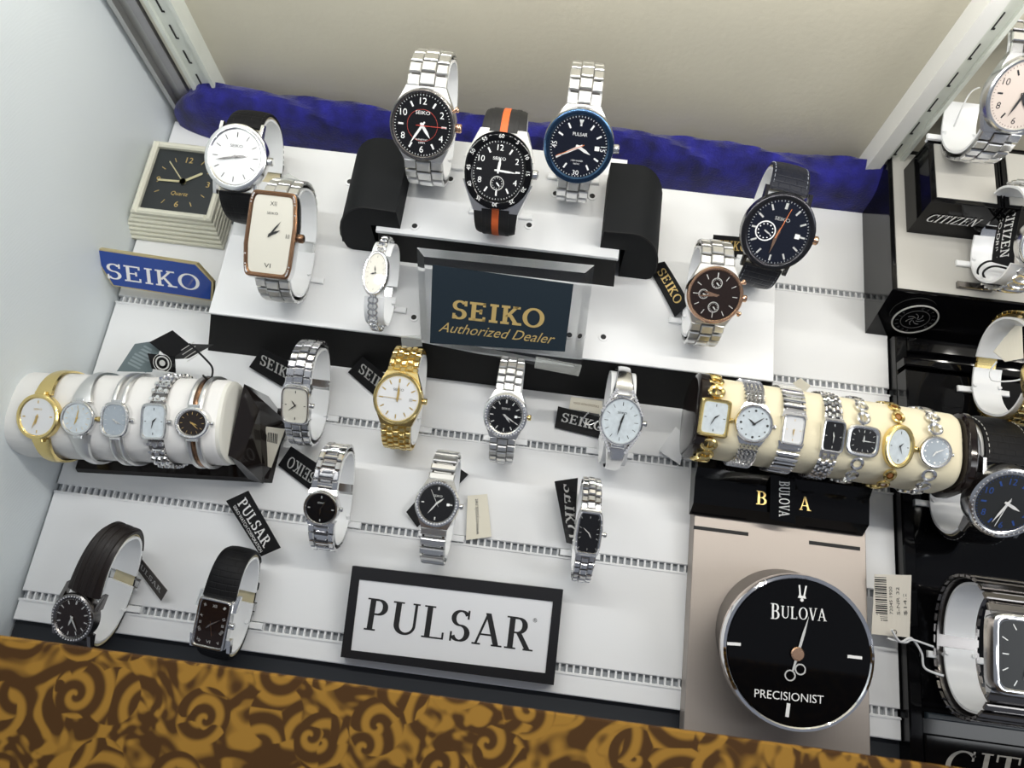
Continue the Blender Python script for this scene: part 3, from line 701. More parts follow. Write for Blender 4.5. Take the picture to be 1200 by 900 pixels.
watch('small black-dial steel watch with two stones above the patterned front, left of centre', 376, 596, 42, 42, 76, 48, 31, ink=INKS, marks='four', band='h', bmat=STEEL, lk=11, case=STEEL,
      hour=185, minute=30, brand='SEIKO', bez=.12, thick=.008, slot_y=S1[1], handm=STEELD)
watch('black-dial steel watch with stone-ringed bezel above the framed sign', 512, 590, 52, 54, 64, 70, 31, band='bars', bmat=STEELB, lk=12, ink=INKS, marks='four',
      hour=48, minute=215, sec=330, brand='SEIKO', gems=True, bez=.16, kw=dict(date=1), thick=.009, slot_y=S1[1])
watch('slim barrel-shaped silver watch with black dial, right of the framed sign', 690, 625, 33, 52, 65, 57, 24, n=12, bulge=.2, band='three', bmat=STEEL, lk=8, ink=INKS, marks='thin',
      hour=150, minute=310, gems='sides', bez=.18, thick=.008, slot_y=S1[1])
# front row
watch('dark brown round watch on wide ridged leather strap at the front left corner', 85, 724, 54, 58, 110, 31, 42, dial=DBROWN, ink=INKS, marks='bars', band='leather', bmat=LEATHERB, bezel=STEELD, case=STEELD,
      hour=190, minute=140, gems=True, bez=.16, kw=dict(ridge=1, keep=(.40, .50)), thick=.009, slot_y=S1[0], taper=.62, crown=False, kb=.58, dmax=.42, clipw=1.0, rz=-.22)
watch('rectangular steel watch with black roman dial and black leather strap at the front', 248, 731, 41, 60, 88, 38, 40, n=12, dial=DBROWN, ink=INKS, marks='roman', band='leather', bmat=LEATHER,
      hour=225, minute=55, sec=165, secm=ROSE, bez=.12, kw=dict(keep=(.36, .5)), thick=.008, slot_y=S1[0], taper=.8, clipw=1.0, handm=STEEL, rz=-.08, kb=.62)
# ------------------------------------------------------------------ bracelet rolls
def roll_frame(a0, a1, r):
    ax = (a1-a0).normalized(); return ax
def roll_prism(name, m, parent, p0, p1, rx, rz_, e=2.6, N=40, inset=.004):
    ax = (p1-p0); Ln = ax.length; ax.normalize(); up = V((0, 0, 1)); sd = up.cross(ax).normalized(); up = ax.cross(sd)
    def rg(s, f): return [p0+ax*s+sd*se(2*PI*i/N, rx*f, rz_*f, e)[0]+up*se(2*PI*i/N, rx*f, rz_*f, e)[1] for i in range(N)]
    rings = [rg(0, .86), rg(inset*.3, .95), rg(inset, 1), rg(Ln-inset, 1), rg(Ln-inset*.3, .95), rg(Ln, .86)]
    mb = MB(); mb.loft(rings); mb.v = [parent.matrix_world.inverted() @ v for v in mb.v]
    return mb.build(name, m, parent, True)
ZL = .046; l0 = P(32, 486, ZL); l1 = P(275, 496, ZL); rl = .0285
LR = thing('bracelet_roll', 'white leatherette roll carrying five ladies watches at the left', 'display roll', Mx.Identity(4))
roll_prism('roll', WHITEV, LR, l0, l1, rl, rl*.98)
roll_prism('end_cap', mat('ivory_cap', (.78, .77, .70), .5), LR, l1-(l1-l0).normalized()*.006, l1+(l1-l0).normalized()*.0012, rl*.97, rl*.95, inset=.001)
axl = (l1-l0).normalized()
LS = thing('roll_stand', 'dark smoked plastic stand with angled end under the white roll', 'display stand', Mx.Identity(4))
q0 = P(96, 540, 0); q1 = P(262, 560, 0)
MB().hull([(l0.x+.02, l0.y-.028, .0003), (l1.x+.020, l1.y-.030, .0003), (l1.x+.020, l1.y+.028, .0003), (l0.x+.02, l0.y+.026, .0003)],
          [(l0.x+.02, l0.y-.026, .0045), (l1.x+.018, l1.y-.028, .0045), (l1.x+.018, l1.y+.026, .0045), (l0.x+.02, l0.y+.024, .0045)]).build('base', PLEXI, LS)
wz = [(l1.x+.0035, l1.y-.030), (l1.x+.015, l1.y-.032), (l1.x+.025, l1.y+.014), (l1.x+.0035, l1.y+.034)]
MB().hull([(x, y, .0046) for x, y in wz], [(l1.x+.0035, l1.y-.024, .052), (l1.x+.010, l1.y-.026, .044), (l1.x+.014, l1.y+.012, .044), (l1.x+.0035, l1.y+.026, .056)]).build('end_wedge', PLEXI, LS)
for xx in (l0.x+.035, l1.x-.02): MB().box(xx-.004, xx+.004, (l0.y+l1.y)/2-.006, (l0.y+l1.y)/2+.006, .0045, ZL-rl*.9).build('post', PLEXI, LS)
GR1 = 'ladies watches on the white roll'
def on_roll(lbl, px, py, p0, p1, r, zr, pit, w, h, bw, grp, **k2):
    ax = (p1-p0).normalized(); hz = V((0, 0, 1)); fw = hz.cross(ax).normalized()
    ey = fw*math.cos(pit)+hz*math.sin(pit); ez = ax.cross(ey).normalized(); ey = ez.cross(ax)
    # dial centre lies at axis + ez*(r+thick); find the position along the axis from the pixel column
    th = k2.get('thick', .006); best = None
    for i in range(401):
        s = (p1-p0).length*(i/400*1.2-.1); c = p0+ax*s+ez*(r+.0005+th*.6); q = proj(c); d = abs(q[0]-px)
        if best is None or d < best[0]: best = (d, c)
    c = best[1]
    return watch(lbl, px, py, w, h, 50, 50, bw, frame_=(c, ax, ey, ez, r+.0012, r+.0012), clip=False, group=grp, thick=th, **k2)
pl = .30
on_roll('gold round ladies watch with white dial at the left end of the white roll', 44, 487, l0, l1, rl, 0, pl, 50, 54, 18, GR1, case=GOLD, dial=DWHITE, ink=INKG, marks='four', band='bangle', bmat=GOLD, hour=190, minute=200, bez=.17, kw=dict(flare=1.3), taper=.9, brand='SEIKO')
on_roll('silver bangle watch with grey pearl dial beside the gold one on the white roll', 91, 497, l0, l1, rl, 0, pl, 41, 42, 16, GR1, dial=DPEARL, ink=INKG, marks='thin', band='bangle', bmat=STEELB, hour=200, minute=10, bez=.16, kw=dict(flare=1.7, crm=GOLD), taper=.7)
on_roll('silver cushion-shaped watch with pale blue dial in the middle of the white roll', 134, 499, l0, l1, rl, 0, pl, 34, 42, 18, GR1, n=3, dial=DGREY, ink=INKS, marks='thin', band='bangle', bmat=STEELB, hour=140, minute=120, bez=.18, gems='sides', kw=dict(split=1), taper=.9)
on_roll('rectangular silver watch on round-bead chain bracelet, second from right on the white roll', 180, 503, l0, l1, rl, 0, pl, 31, 43, 22, GR1, n=6, dial=DPEARL, ink=INKK, marks='four', band='beads', bmat=STEEL, hour=40, minute=190, bez=.16, kw=dict(), taper=.9, lk=10)
on_roll('silver watch with oval brown dial at the right end of the white roll', 225, 507, l0, l1, rl, 0, pl, 41, 38, 20, GR1, dial=DBROWN, ink=INKG, marks='thin', band='bangle', bmat=STEELB, hour=110, minute=130, bez=.20, gems=True, kw=dict(split=1, inlay=BROWNMET), taper=.9)
# right roll
ZR = .062; r0 = P(824, 489, ZR); r1 = P(1106, 533, ZR); rr = .0255
RR = thing('bracelet_roll', 'cream velvet roll carrying seven ladies watches at the right', 'display roll', Mx.Identity(4))
roll_prism('roll', CREAMV, RR, r0, r1, rr, rr, e=3.0)
RS = thing('roll_stand', 'glossy black stand with rounded ends under the cream roll, gold initials on its front', 'display stand', Mx.Identity(4))
axr = (r1-r0).normalized()
roll_prism('end_plate', mat('dark_brown_gloss', (.012, .008, .007), .1), RS, r0-axr*.010, r0-axr*.0004, rr*1.06, rr*1.10, e=3, inset=.002)
roll_prism('end_plate', mat('dark_brown_gloss', (.012, .008, .007), .1), RS, r1+axr*.0004, r1+axr*.008, rr*1.06, rr*1.10, e=3, inset=.002)
bz0, bz1 = .012, .030
s0_ = [P(812, 553, bz1), P(1013, 580, bz1), P(1013, 628, bz1-.012), P(812, 604, bz1-.012)]
yb0 = P(812, 560, bz1).y; yf0 = P(900, 614, .016).y; xa0 = P(810, 590, .02).x; xa1 = P(1013, 600, .02).x
BX = MB(); BX.loft([[(x, yf0, .016), (x, yf0+.006, .027), (x, yf0+.024, .0285), (x, yf0+.030, .034), (x, yf0+.060, .034), (x, yf0+.060, .0142), (x, yf0, .0142)] for x in (xa0, xa1)])
BX.build('base', BLACKG, RS)
tb = MB(); Mt = frame(V(((xa0+xa1)/2, yf0+.0035, .0224)), V((1, 0, 0)), V((0, .48, .877)).normalized(), V((0, -.877, .48)).normalized())
Mtop = frame(V((0, yf0+.015, .0284)), V((1, 0, 0)), V((0, 1, .05)).normalized(), V((0, -.05, 1)).normalized())
for ch, px_ in (('B', 893), ('A', 944)):
    tb = MB(); serif(tb, ch, P(px_, 590, .0286).x, 0, .0095, .0080, .0004, Mtop); tb.build('gold_initial', INKG, RS)
GR2 = 'ladies watches on the cream roll'; pr_ = .30
on_roll('gold rectangular watch on knot chain at the left end of the cream roll', 838, 491, r0, r1, rr, 0, pr_, 36, 45, 21, GR2, n=10, case=GOLD, dial=DPEARL, ink=INKK, marks='four', band='ring', bmat=GOLD, lk=17, hour=50, minute=205, bez=.18, taper=.95)
on_roll('round silver watch with pearl dial on fine woven bracelet, cream roll', 884, 497, r0, r1, rr, 0, pr_, 45, 45, 25, GR2, dial=DPEARL, ink=INKK, marks='dots', band='mesh', bmat=STEEL, lk=6, hour=305, minute=50, bez=.13, taper=1)
on_roll('silver rectangular watch with small white dial on wide bar bracelet, cream roll', 930, 498, r0, r1, rr, 0, pr_, 27, 36, 27, GR2, n=8, dial=DWHITE, ink=INKG, marks='four', band='bars', bmat=STEEL, lk=7, hour=185, minute=180, bez=.18, taper=1, crown=False)
on_roll('narrow silver watch with black rectangular dial, in the middle of the cream roll', 977, 512, r0, r1, rr, 0, pr_, 27, 38, 22, GR2, n=8, dial=DBLACK, ink=INKS, marks='four', band='five', bmat=STEEL, lk=8, hour=350, minute=180, bez=.14, taper=.95, crown=False, brand=None)
on_roll('silver cushion-shaped watch with black dial on round-ring bracelet, cream roll', 1012, 527, r0, r1, rr, 0, pr_, 39, 37, 16, GR2, n=4, dial=DBLACK, ink=INKS, marks='thin', band='ring', bmat=STEEL, lk=16, hour=0, minute=90, bez=.20, taper=.95, crown=False)
on_roll('gold oval watch with amber stones in its bracelet, second from right on the cream roll', 1054, 530, r0, r1, rr, 0, pr_, 35, 52, 15, GR2, dial=DPEARL, ink=INKK, marks='four', case=GOLD, band='ring', bmat=GOLD, lk=17, hour=40, minute=160, bez=.26, taper=.9, kw=dict(stone=AMBER))
on_roll('round silver watch with grey dial at the right end of the cream roll', 1097, 545, r0, r1, rr, 0, pr_, 38, 38, 18, GR2, dial=DGREY, ink=INKW, marks='dots', band='ring', bmat=STEEL, lk=15, hour=215, minute=60, bez=.16, taper=.9)
# ------------------------------------------------------------------ cushions (padded half-round pillows leaning on the upper riser)
def cushion(lbl, tl, tr, br, bl_, flip):
    zt = ZB+.022
    TL, TR, BR, BL = [P(*q, zt) for q in (tl, tr, br, bl_)]
    x0 = min(TL.x, BL.x); x1 = max(TR.x, BR.x); y0 = (BL.y+BR.y)/2; y1 = (TL.y+TR.y)/2
    t = thing('watch_cushion', lbl, 'cushion', Mx.Identity(4), 'empty black watch cushions')
    wd = x1-x0; prof = []
    # profile in (x, z): flat towards the riser, round towards the outside; the low side stands on the wide riser
    inner = x1 if not flip else x0; sg = -1 if not flip else 1; edge = (b0.x if not flip else b1.x)+sg*.0005
    P_ = [(inner, ZB+.0004), (inner, zt)]
    fl = .45*wd; P_.append((inner+sg*fl, zt+.001))
    for i in range(1, 9):
        a = i/8*PI/2; P_.append((inner+sg*(fl+(wd-fl)*math.sin(a)), ZA+.012+(zt+.001-ZA-.012)*math.cos(a)))
    P_ += [(inner+sg*(wd-.0015), ZA+.003), (inner+sg*(wd-.005), ZA+.0004), (edge+sg*.004, ZA+.0004), (edge+sg*.0035, ZB+.0004)]
    rings = [[(cx_+(x-cx_)*f if False else x, y, z) for x, z in P_] for y, f in ((y0, 1), (y1, 1))]
    cx_ = 0
    m = MB().loft([[(x, y0, z) for x, z in P_], [(x, y1, z) for x, z in P_]]); 
    m.build('padding', BLACKF, t, True)
    pp = MB(); pp.tube([(x, y0, z) for x, z in P_[1:11]], .0007, 6); pp.build('piping', BLACKM, t, True)
    sidex = inner
    return t
cushion('empty black half-round cushion left of the upper riser', (404, 160), (468, 163), (464, 249), (394, 240), False)
cushion('empty black half-round cushion right of the upper riser', (716, 189), (789, 200), (782, 283), (708, 268), True)
# ------------------------------------------------------------------ cream quartz clock
CK = mat('cream_plastic', (.72, .71, .60), .35)
c1 = P(143, 279, 0); c2 = P(263, 293, 0); Wc = (c2.x-c1.x)
exc = V((1, .0, 0)); zt = .030
base_y = (c1.y+c2.y)/2
back = P(165, 158, .034)
tiltc = .12
ck = thing('desk_clock', 'cream square quartz desk clock with black dial beside the left panel', 'clock', Mx.Translation((c1.x+Wc/2, base_y, 0)))
D = .083; hwc = Wc/2
for i in range(6):
    f = i/6; ins = .0017*i; z_0 = .0003+.0034*i; sx_ = .0009*i
    MB().box(-hwc+ins+sx_, hwc-ins+sx_, ins*1.2, D-ins*.4, z_0, z_0+.0034, ch=.0008).build('step', CK, ck)
zt = .0207
y0c, y1c = .0165, D-.009
hin = hwc-.0150
cf = MB()
for q_ in ((-hin-.005, -hin, y0c-.005, y1c+.005), (hin, hin+.005, y0c-.005, y1c+.005), (-hin, hin, y1c, y1c+.005), (-hin, hin, y0c-.005, y0c)): cf.box(q_[0]+.005, q_[1]+.005, q_[2], q_[3], zt, zt+.0055, ch=.0014)
cf.build('frame', CK, ck)
Md = Mx.Translation((.005, (y0c+y1c)/2, zt)); dlc = MB().box(-hin, hin, -(y1c-y0c)/2, (y1c-y0c)/2, 0, .0012, Md).build('dial', mat('slate_dial', (.020, .024, .026), .3, coat=.3), ck)
mk = MB(); hd = (y1c-y0c)/2
for tx, x, y in (('12', 0, .72), ('3', .74, 0), ('6', 0, -.72), ('9', -.74, 0)): sans(mk, tx, x*hin, y*hd, .0052, .0014, Md)
sans(mk, 'Quartz', 0, -hd*.38, .0034, .0014, Md, shear=.2)
for i in range(12):
    if i % 3 == 0: continue
    an = i*PI/6; r_ = edge_r(an, hin, hd, 8); x, y = math.sin(an), math.cos(an)
    mk.add([(x*r_*.62-y*.0003, y*r_*.62+x*.0003, .0014), (x*r_*.62+y*.0003, y*r_*.62-x*.0003, .0014), (x*r_*.74+y*.0003, y*r_*.74-x*.0003, .0014), (x*r_*.74-y*.0003, y*r_*.74+x*.0003, .0014)], [(0, 1, 2, 3)], Md)
mk.build('numerals', INKG, dlc)
for nm, an, ln, wd in (('hour_hand', 55, .017, .0022), ('minute_hand', 268, .021, .0018), ('second_hand', 318, .024, .0009)):
    hb = MB(); hand(hb, math.radians(an), ln, wd, .0018, .05, 'baton'); hb.cyl(.0026, .0014, .0028, 14); hb.v = [Md @ v for v in hb.v]; hb.build(nm, mat('pale_brass', (.75, .68, .42), .3, .7), dlc)
# ------------------------------------------------------------------ blue shop sign leaning on the deck
bl = P(143, 336, .001); br = P(248, 354, .001); tl_ = P(105, 291, .050); tr_ = P(233, 309, .050)
exs = (br-bl).normalized(); n_s = exs.cross((tr_-br)).normalized(); n_s = V((0, -.72, .69)); exs = V((1, .015, 0)).normalized(); n_s = (n_s-exs*n_s.dot(exs)).normalized(); eys = n_s.cross(exs)
cen = (bl+br+tl_+tr_)/4
sg = thing('sign_plate', 'blue hexagonal plaque with gold edge leaning below the cream clock', 'sign', frame(cen, exs, eys, n_s))
def plane_px(px, py, M):         # pixel -> coordinates in the plane of frame M
    o_ = M.translation; nn = M.col[2].to_3d(); d = ray(px, py); t_ = (o_-CAM).dot(nn)/d.dot(nn); return M.inverted() @ (CAM+d*t_)
Ms = sg.matrix_world
hx = [plane_px(*q, Ms) for q in ((105, 290), (230, 309), (250, 331), (249, 353), (132, 335), (119, 314))][::-1]
hx = [(p.x, p.y) for p in hx]; cxh = sum(p[0] for p in hx)/6; cyh = sum(p[1] for p in hx)/6
MB().prism(hx, -.004, -.0002).build('board', mat('gold_edge', (.62, .52, .28), .35, .5), sg)
MB().prism([(cxh+(x-cxh)*.965, cyh+(y-cyh)*.92) for x, y in hx], -.0002, .0004).build('panel', mat('royal_blue', (.012, .055, .30), .25, coat=.5), sg)
q0_, q1_ = plane_px(121, 317, Ms), plane_px(238, 333, Ms)
q2_, q3_ = plane_px(181, 312, Ms), plane_px(180, 338, Ms)
mb = MB(); serif(mb, 'SEIKO', (q0_.x+q1_.x)/2+.001, (q0_.y+q1_.y)/2+.0006, abs(q2_.y-q3_.y)*.70, abs(q1_.x-q0_.x)*.96, .0006, slab=.09, T=.13, thin=.075, rot=math.atan2(q1_.y-q0_.y, q1_.x-q0_.x)); mb.build('lettering', INKW, sg)
# ------------------------------------------------------------------ generic sign frame from four pixel corners on a plane
def plane_frame(px, py, z, tilt=0, rz=0):
    o_ = P(px, py, z); ex = V((math.cos(rz), math.sin(rz), 0)); f = V((-math.sin(rz), math.cos(rz), 0)); ey = f*math.cos(tilt)+V((0, 0, math.sin(tilt))); return frame(o_, ex, ey, ex.cross(ey))
Mp = plane_frame(529, 733, .014, .12)
ps = thing('framed_sign', 'silver name plate in a thick black frame standing at the front', 'sign', Mp)
oc = [plane_px(*q, Mp) for q in ((399, 770), (649, 803), (660, 691), (413, 663))]; ic = [plane_px(*q, Mp) for q in ((411, 762), (639, 789), (648, 705), (421, 679))]
oc = [(p.x, p.y) for p in oc]; ic = [(p.x, p.y) for p in ic]
fr = MB(); n4 = 4
vs = [(x, y, 0) for x, y in oc]+[(x, y, 0) for x, y in ic]+[(x, y, -.010) for x, y in oc]
fr.add(vs, [(i, (i+1) % 4, 4+(i+1) % 4, 4+i) for i in range(4)]+[(8+i, 8+(i+1) % 4, (i+1) % 4, i) for i in range(4)]+[(11, 10, 9, 8)]); fr.build('frame', mat('black_frame', (.012, .012, .014), .35), ps)
MB().prism(ic, -.004, -.0008).build('plate', mat('silver_plate', (.80, .81, .83), .38, .15, bump=('noise', 2500, .00002)), ps)
e0, e1 = plane_px(429, 719, Mp), plane_px(628, 745, Mp); h0, h1 = plane_px(430, 702, Mp), plane_px(428, 739, Mp)
mb = MB(); serif(mb, 'PULSAR', (e0.x+e1.x)/2, (e0.y+e1.y)/2, abs(h0.y-h1.y)*1.02, (e1.x-e0.x), -.0006, slab=.05, T=.155, thin=.055, rot=math.atan2(e1.y-e0.y, e1.x-e0.x))
rg = plane_px(627, 727, Mp); mb.ring(.0011, .0013, -.0007, -.0005, 16, c=(rg.x, rg.y)); sans(mb, 'R', rg.x, rg.y, .0013, -.0005); mb.build('lettering', INKK, ps)
# ------------------------------------------------------------------ clear acrylic dealer block
Mb = plane_frame(590, 365, .075, .50)
ab = thing('acrylic_block', 'clear acrylic block with navy panel and gold lettering at the centre', 'sign', Mb)
ob = [plane_px(*q, Mb) for q in ((492, 402), (680, 440), (697, 311), (487, 290))]; ib = [plane_px(*q, Mb) for q in ((504, 402), (662, 412), (672, 333), (507, 310))]
ACR = mat('clear_acrylic', (.96, .97, .97), .02, trans=1, ior=1.45)
cxb = sum(p.x for p in ob)/4; cyb = sum(p.y for p in ob)/4
big = [(p.x, p.y) for p in ob]; sm = [(cxb+(x-cxb)*.90, cyb+(y-cyb)*.84) for x, y in big]
MB().loft([[(x, y, -.016) for x, y in big], [(x, y, -.005) for x, y in big], [(x, y, 0) for x, y in sm]]).build('block', ACR, ab)
ipl = [(p.x, p.y) for p in ib]
MB().prism(ipl, .0002, .0010).build('panel', mat('navy_panel', (.008, .016, .024), .3), ab)
tx0, tx1 = plane_px(530, 362, Mb), plane_px(640, 374, Mb); ty0, ty1 = plane_px(585, 354, Mb), plane_px(583, 381, Mb)
rt = math.atan2(tx1.y-tx0.y, tx1.x-tx0.x)
mb = MB(); serif(mb, 'SEIKO', (tx0.x+tx1.x)/2, (tx0.y+tx1.y)/2, abs(ty0.y-ty1.y)*.80, tx1.x-tx0.x, .0012, slab=.13, T=.18, thin=.11, rot=rt); mb.build('lettering', INKG, ab)
sx0, sx1 = plane_px(517, 383, Mb), plane_px(650, 397, Mb)
mb = MB(); sans(mb, 'Authorized Dealer', (sx0.x+sx1.x)/2, (sx0.y+sx1.y)/2, .0068, .0012, w=(sx1.x-sx0.x), shear=.45, rot=rt); mb.build('script', INKG, ab)
# clear tape scraps on the block corner and on a few bracelets
TAPE = mat('clear_tape', (.80, .82, .80), .15, trans=.85, ior=1.1)
def scrap(lbl, quad, z, grp='scraps of clear tape'):
    vs = [P(*q[:2], z+(q[2] if len(q) > 2 else 0)) for q in quad]; vs = vs[::-1] if True else vs
    mb = MB(); mb.loft([vs, [v+V((0, 0, .0003)) for v in vs]]); o = mb.build('tape_scrap', TAPE); return tag(o, lbl, 'tape', grp)
scrap('scrap of clear tape at the lower right corner of the acrylic block', ((628, 418), (682, 428), (678, 441), (626, 431)), .080)
scrap('scrap of clear tape on top of the gold bracelet', ((470, 394), (494, 393), (495, 406), (471, 408)), .058)
scrap('scrap of clear tape behind the barrel-shaped watch', ((313, 218), (338, 203), (355, 214), (330, 224)), .108)
# ------------------------------------------------------------------ precision clock display on silver plate
BRUSH = mat('brushed_silver', (.40, .355, .32), .42, .55, bump=('brushx', 1500, .00006))
zp = .014
bp = [P(*q, zp) for q in ((803, 856), (1021, 885), (1014, 628), (812, 603))]
xs0 = (bp[0].x+bp[3].x)/2; xs1 = (bp[1].x+bp[2].x)/2; y0b = min(bp[0].y, bp[1].y); y1b = max(bp[2].y, bp[3].y)+.012
bpl = thing('display_plate', 'brushed silver display plate with two slits at the front right', 'display base', Mx.Identity(4))
MB().box(xs0, xs1, y0b, y1b+.02, .0004, zp, ch=.0005).build('plate', BRUSH, bpl)
for a_, b_ in (((813, 617), (877, 627)), ((948, 634), (1008, 645))):
    pa_, pb_ = P(*a_, zp), P(*b_, zp); yy = (pa_.y+pb_.y)/2; MB().box(pa_.x, pb_.x, yy-.0013, yy+.0013, zp-.0005, zp+.0001).build('slit', SLOT, bpl)
f0c = P(936, 764, .055); g0 = P(918, 748, zp)
rf = 89*mpp(f0c); axd = (f0c-g0).normalized()
nf = V((.0, -.16, 1)).normalized(); exf = V((1, 0, 0)); eyf = nf.cross(exf)
Mf = frame(f0c, exf, eyf, nf)
dc = thing('display_dial', 'round black advertising dial with chrome rim on the silver plate', 'clock', Mf)
inv = Mf.inverted(); N = 64
def ringw(c, r, nrm, z=0): 
    n_ = V(nrm).normalized(); e_ = V((1, 0, 0)); e_ = (e_-n_*e_.dot(n_)).normalized(); u_ = n_.cross(e_)
    return [inv @ (c+n_*z+e_*r*math.cos(2*PI*i/N)+u_*r*math.sin(2*PI*i/N)) for i in range(N)]
m_ = MB(); m_.loft([ringw(g0+V((0, 0, .0004)), rf*.97, (0, 0, 1)), ringw(g0+(f0c-g0)*.35, rf*.98, (0, -.05, 1)), ringw(f0c, rf*.99, nf, -.008)]); m_.build('drum', mat('dark_drum', (.035, .030, .028), .3, .7), dc, True)
m_ = MB(); cr_ = lambda r, z: [(r*math.cos(2*PI*i/N), r*math.sin(2*PI*i/N), z) for i in range(N)]
m_.loft([cr_(rf*.97, -.009), cr_(rf, -.008), cr_(rf*1.005, -.003), cr_(rf*.99, 0), cr_(rf*.955, .0006), cr_(rf*.925, -.0008)]); m_.build('rim', CHROME, dc, True)
face = MB().cyl(rf*.93, -.002, .0000, N).build('face', BLACKG, dc, False)
def fp(px, py): p = plane_px(px, py, Mf); return p.x, p.y
mb = MB()
u0, u1 = fp(903, 716), fp(969, 721); mh = abs(fp(935, 709)[1]-fp(935, 727)[1])
rt = math.atan2(u1[1]-u0[1], u1[0]-u0[0])
serif(mb, 'BULOVA', (u0[0]+u1[0])/2, (u0[1]+u1[1])/2, mh*.80, (u1[0]-u0[0])*1.0, .0004, slab=.05, T=.15, thin=.05, rot=rt, big_first=True)
mb.build('lettering', INKW, face); mb = MB()
u0, u1 = fp(884, 812), fp(965, 820); sans(mb, 'PRECISIONIST', (u0[0]+u1[0])/2, (u0[1]+u1[1])/2, .0049, .0004, w=u1[0]-u0[0], rot=math.atan2(u1[1]-u0[1], u1[0]-u0[0]))
mb.build('lettering', INKW, face); mb = MB()
for a_, b_, wd in (((852, 754), (868, 755), .0009), ((993, 769), (1010, 771), .0009), ((924, 824), (922, 840), .0011)):
    A0, B0 = V(fp(*a_)), V(fp(*b_)); dd = (B0-A0).normalized(); pp = V((-dd.y, dd.x))*wd
    mb.add([(*(A0-pp), .0004), (*(B0-pp), .0004), (*(B0+pp), .0004), (*(A0+pp), .0004)], [(0, 1, 2, 3)])
mb.build('hour_markers', INKW, face); mb = MB()
# tuning fork emblem at 12
k0 = fp(940, 695); kk = mpp(f0c)
for sx in (-1, 1): mb.poly([(k0[0]+sx*2.2*kk-kk, k0[1]-4*kk), (k0[0]+sx*2.2*kk+kk, k0[1]-4*kk), (k0[0]+sx*4*kk+kk, k0[1]+9*kk), (k0[0]+sx*4*kk-kk, k0[1]+9*kk)], .0004)
mb.poly([(k0[0]-5*kk, k0[1]-6*kk), (k0[0]+5*kk, k0[1]-6*kk), (k0[0]+4*kk, k0[1]-3*kk), (k0[0]-4*kk, k0[1]-3*kk)], .00041); mb.cyl(2*kk, .0003, .0004, 10, c=(k0[0], k0[1]-8*kk))
mb.build('emblem', INKW, face)
c_ = V(fp(934, 766)); tp = V(fp(947, 722)); hb = MB(); hand(hb, math.atan2((tp-c_).x, (tp-c_).y), (tp-c_).length, .0016, .0012, .45); hb.v = [V((v.x+c_.x, v.y+c_.y, v.z)) for v in hb.v]
for sx, dx, dy in ((1, 925, 791), (-1, 937, 784)):
    q_ = fp(dx, dy); hb.ring(.0026, .0034, .0012, .0015, 24, c=q_)
hb.build('hand', INKS, face)
MB().cyl(.0042, .0010, .0022, 20, c=(c_.x, c_.y), ch=.0006).build('hub', ROSE, face)
# ------------------------------------------------------------------ right-hand black display
zt = .050
TW = thing('display_tower', 'tall black gloss stand with white top panel at the right', 'display stand', Mx.Identity(4))
t0 = P(1045, 340, zt); t1 = P(1051, 170, zt); tb0 = P(1019, 391, 0)
TX0, TX1, TY0, TY1 = t0.x, .47, t0.y, t1.y-.004
MB().hull([(TX0+.002, TY0-.013, .0003), (TX1, TY0-.013, .0003), (TX1, TY1, .0003), (TX0+.002, TY1, .0003)], [(TX0, TY0, zt), (TX1, TY0, zt), (TX1, TY1, zt), (TX0, TY1, zt)]).build('body', BLACKG, TW)
MB().box(TX0+.004, TX1-.004, TY0+.002, TY1-.004, zt, zt+.0008).build('top_panel', mat('grey_white_panel', (.46, .45, .42), .3), TW)
MB().box(TX0, TX0+.0035, TY0, TY1, zt, zt+.0014, ch=.0004).box(TX0+.0036, TX1, TY0-.0005, TY0+.0018, zt, zt+.0014, ch=.0004).build('rim', BLACKG, TW)
# engraved medallion on the tower front
mc = P(1065, 371, .022); nfr = V((0, -.965, .26)).normalized(); Mm = frame(V((mc.x+.002, TY0-.0060, .026)), V((1, 0, 0)), nfr.cross(V((1, 0, 0))), nfr)
md = thing('medallion', 'round black embossed medallion with silver rim on the black stand', 'medallion', Mm @ Mx.Translation((0, 0, .003)))
rm = 25*mpp(mc)
MB().cyl(rm, -.0022, .0008, 40, ch=.0003).build('disc', BLACKG, md, True)
q = MB().ring(rm*.94, rm, .0006, .0014, 40); q.build('rim', INKS, md, True)
q = MB(); q.ring(rm*.60, rm*.63, .0007, .0011, 36)
for i in range(18):
    an = i*2*PI/18; sans(q, 'CITIZENWATCHESJP0'[i % 16], math.sin(an)*rm*.78, math.cos(an)*rm*.78, rm*.13, .0011, rot=-an) if i % 9 < 7 else None
for i in range(7): a_ = i*.9; q.tube([(rm*.5*math.cos(a_+t*.2)*(.2+t*.12), rm*.5*math.sin(a_+t*.2)*(.2+t*.12), .0009) for t in range(6)], .0003, 4)
q.build('relief', mat('relief_grey', (.16, .16, .165), .3, .6), md)
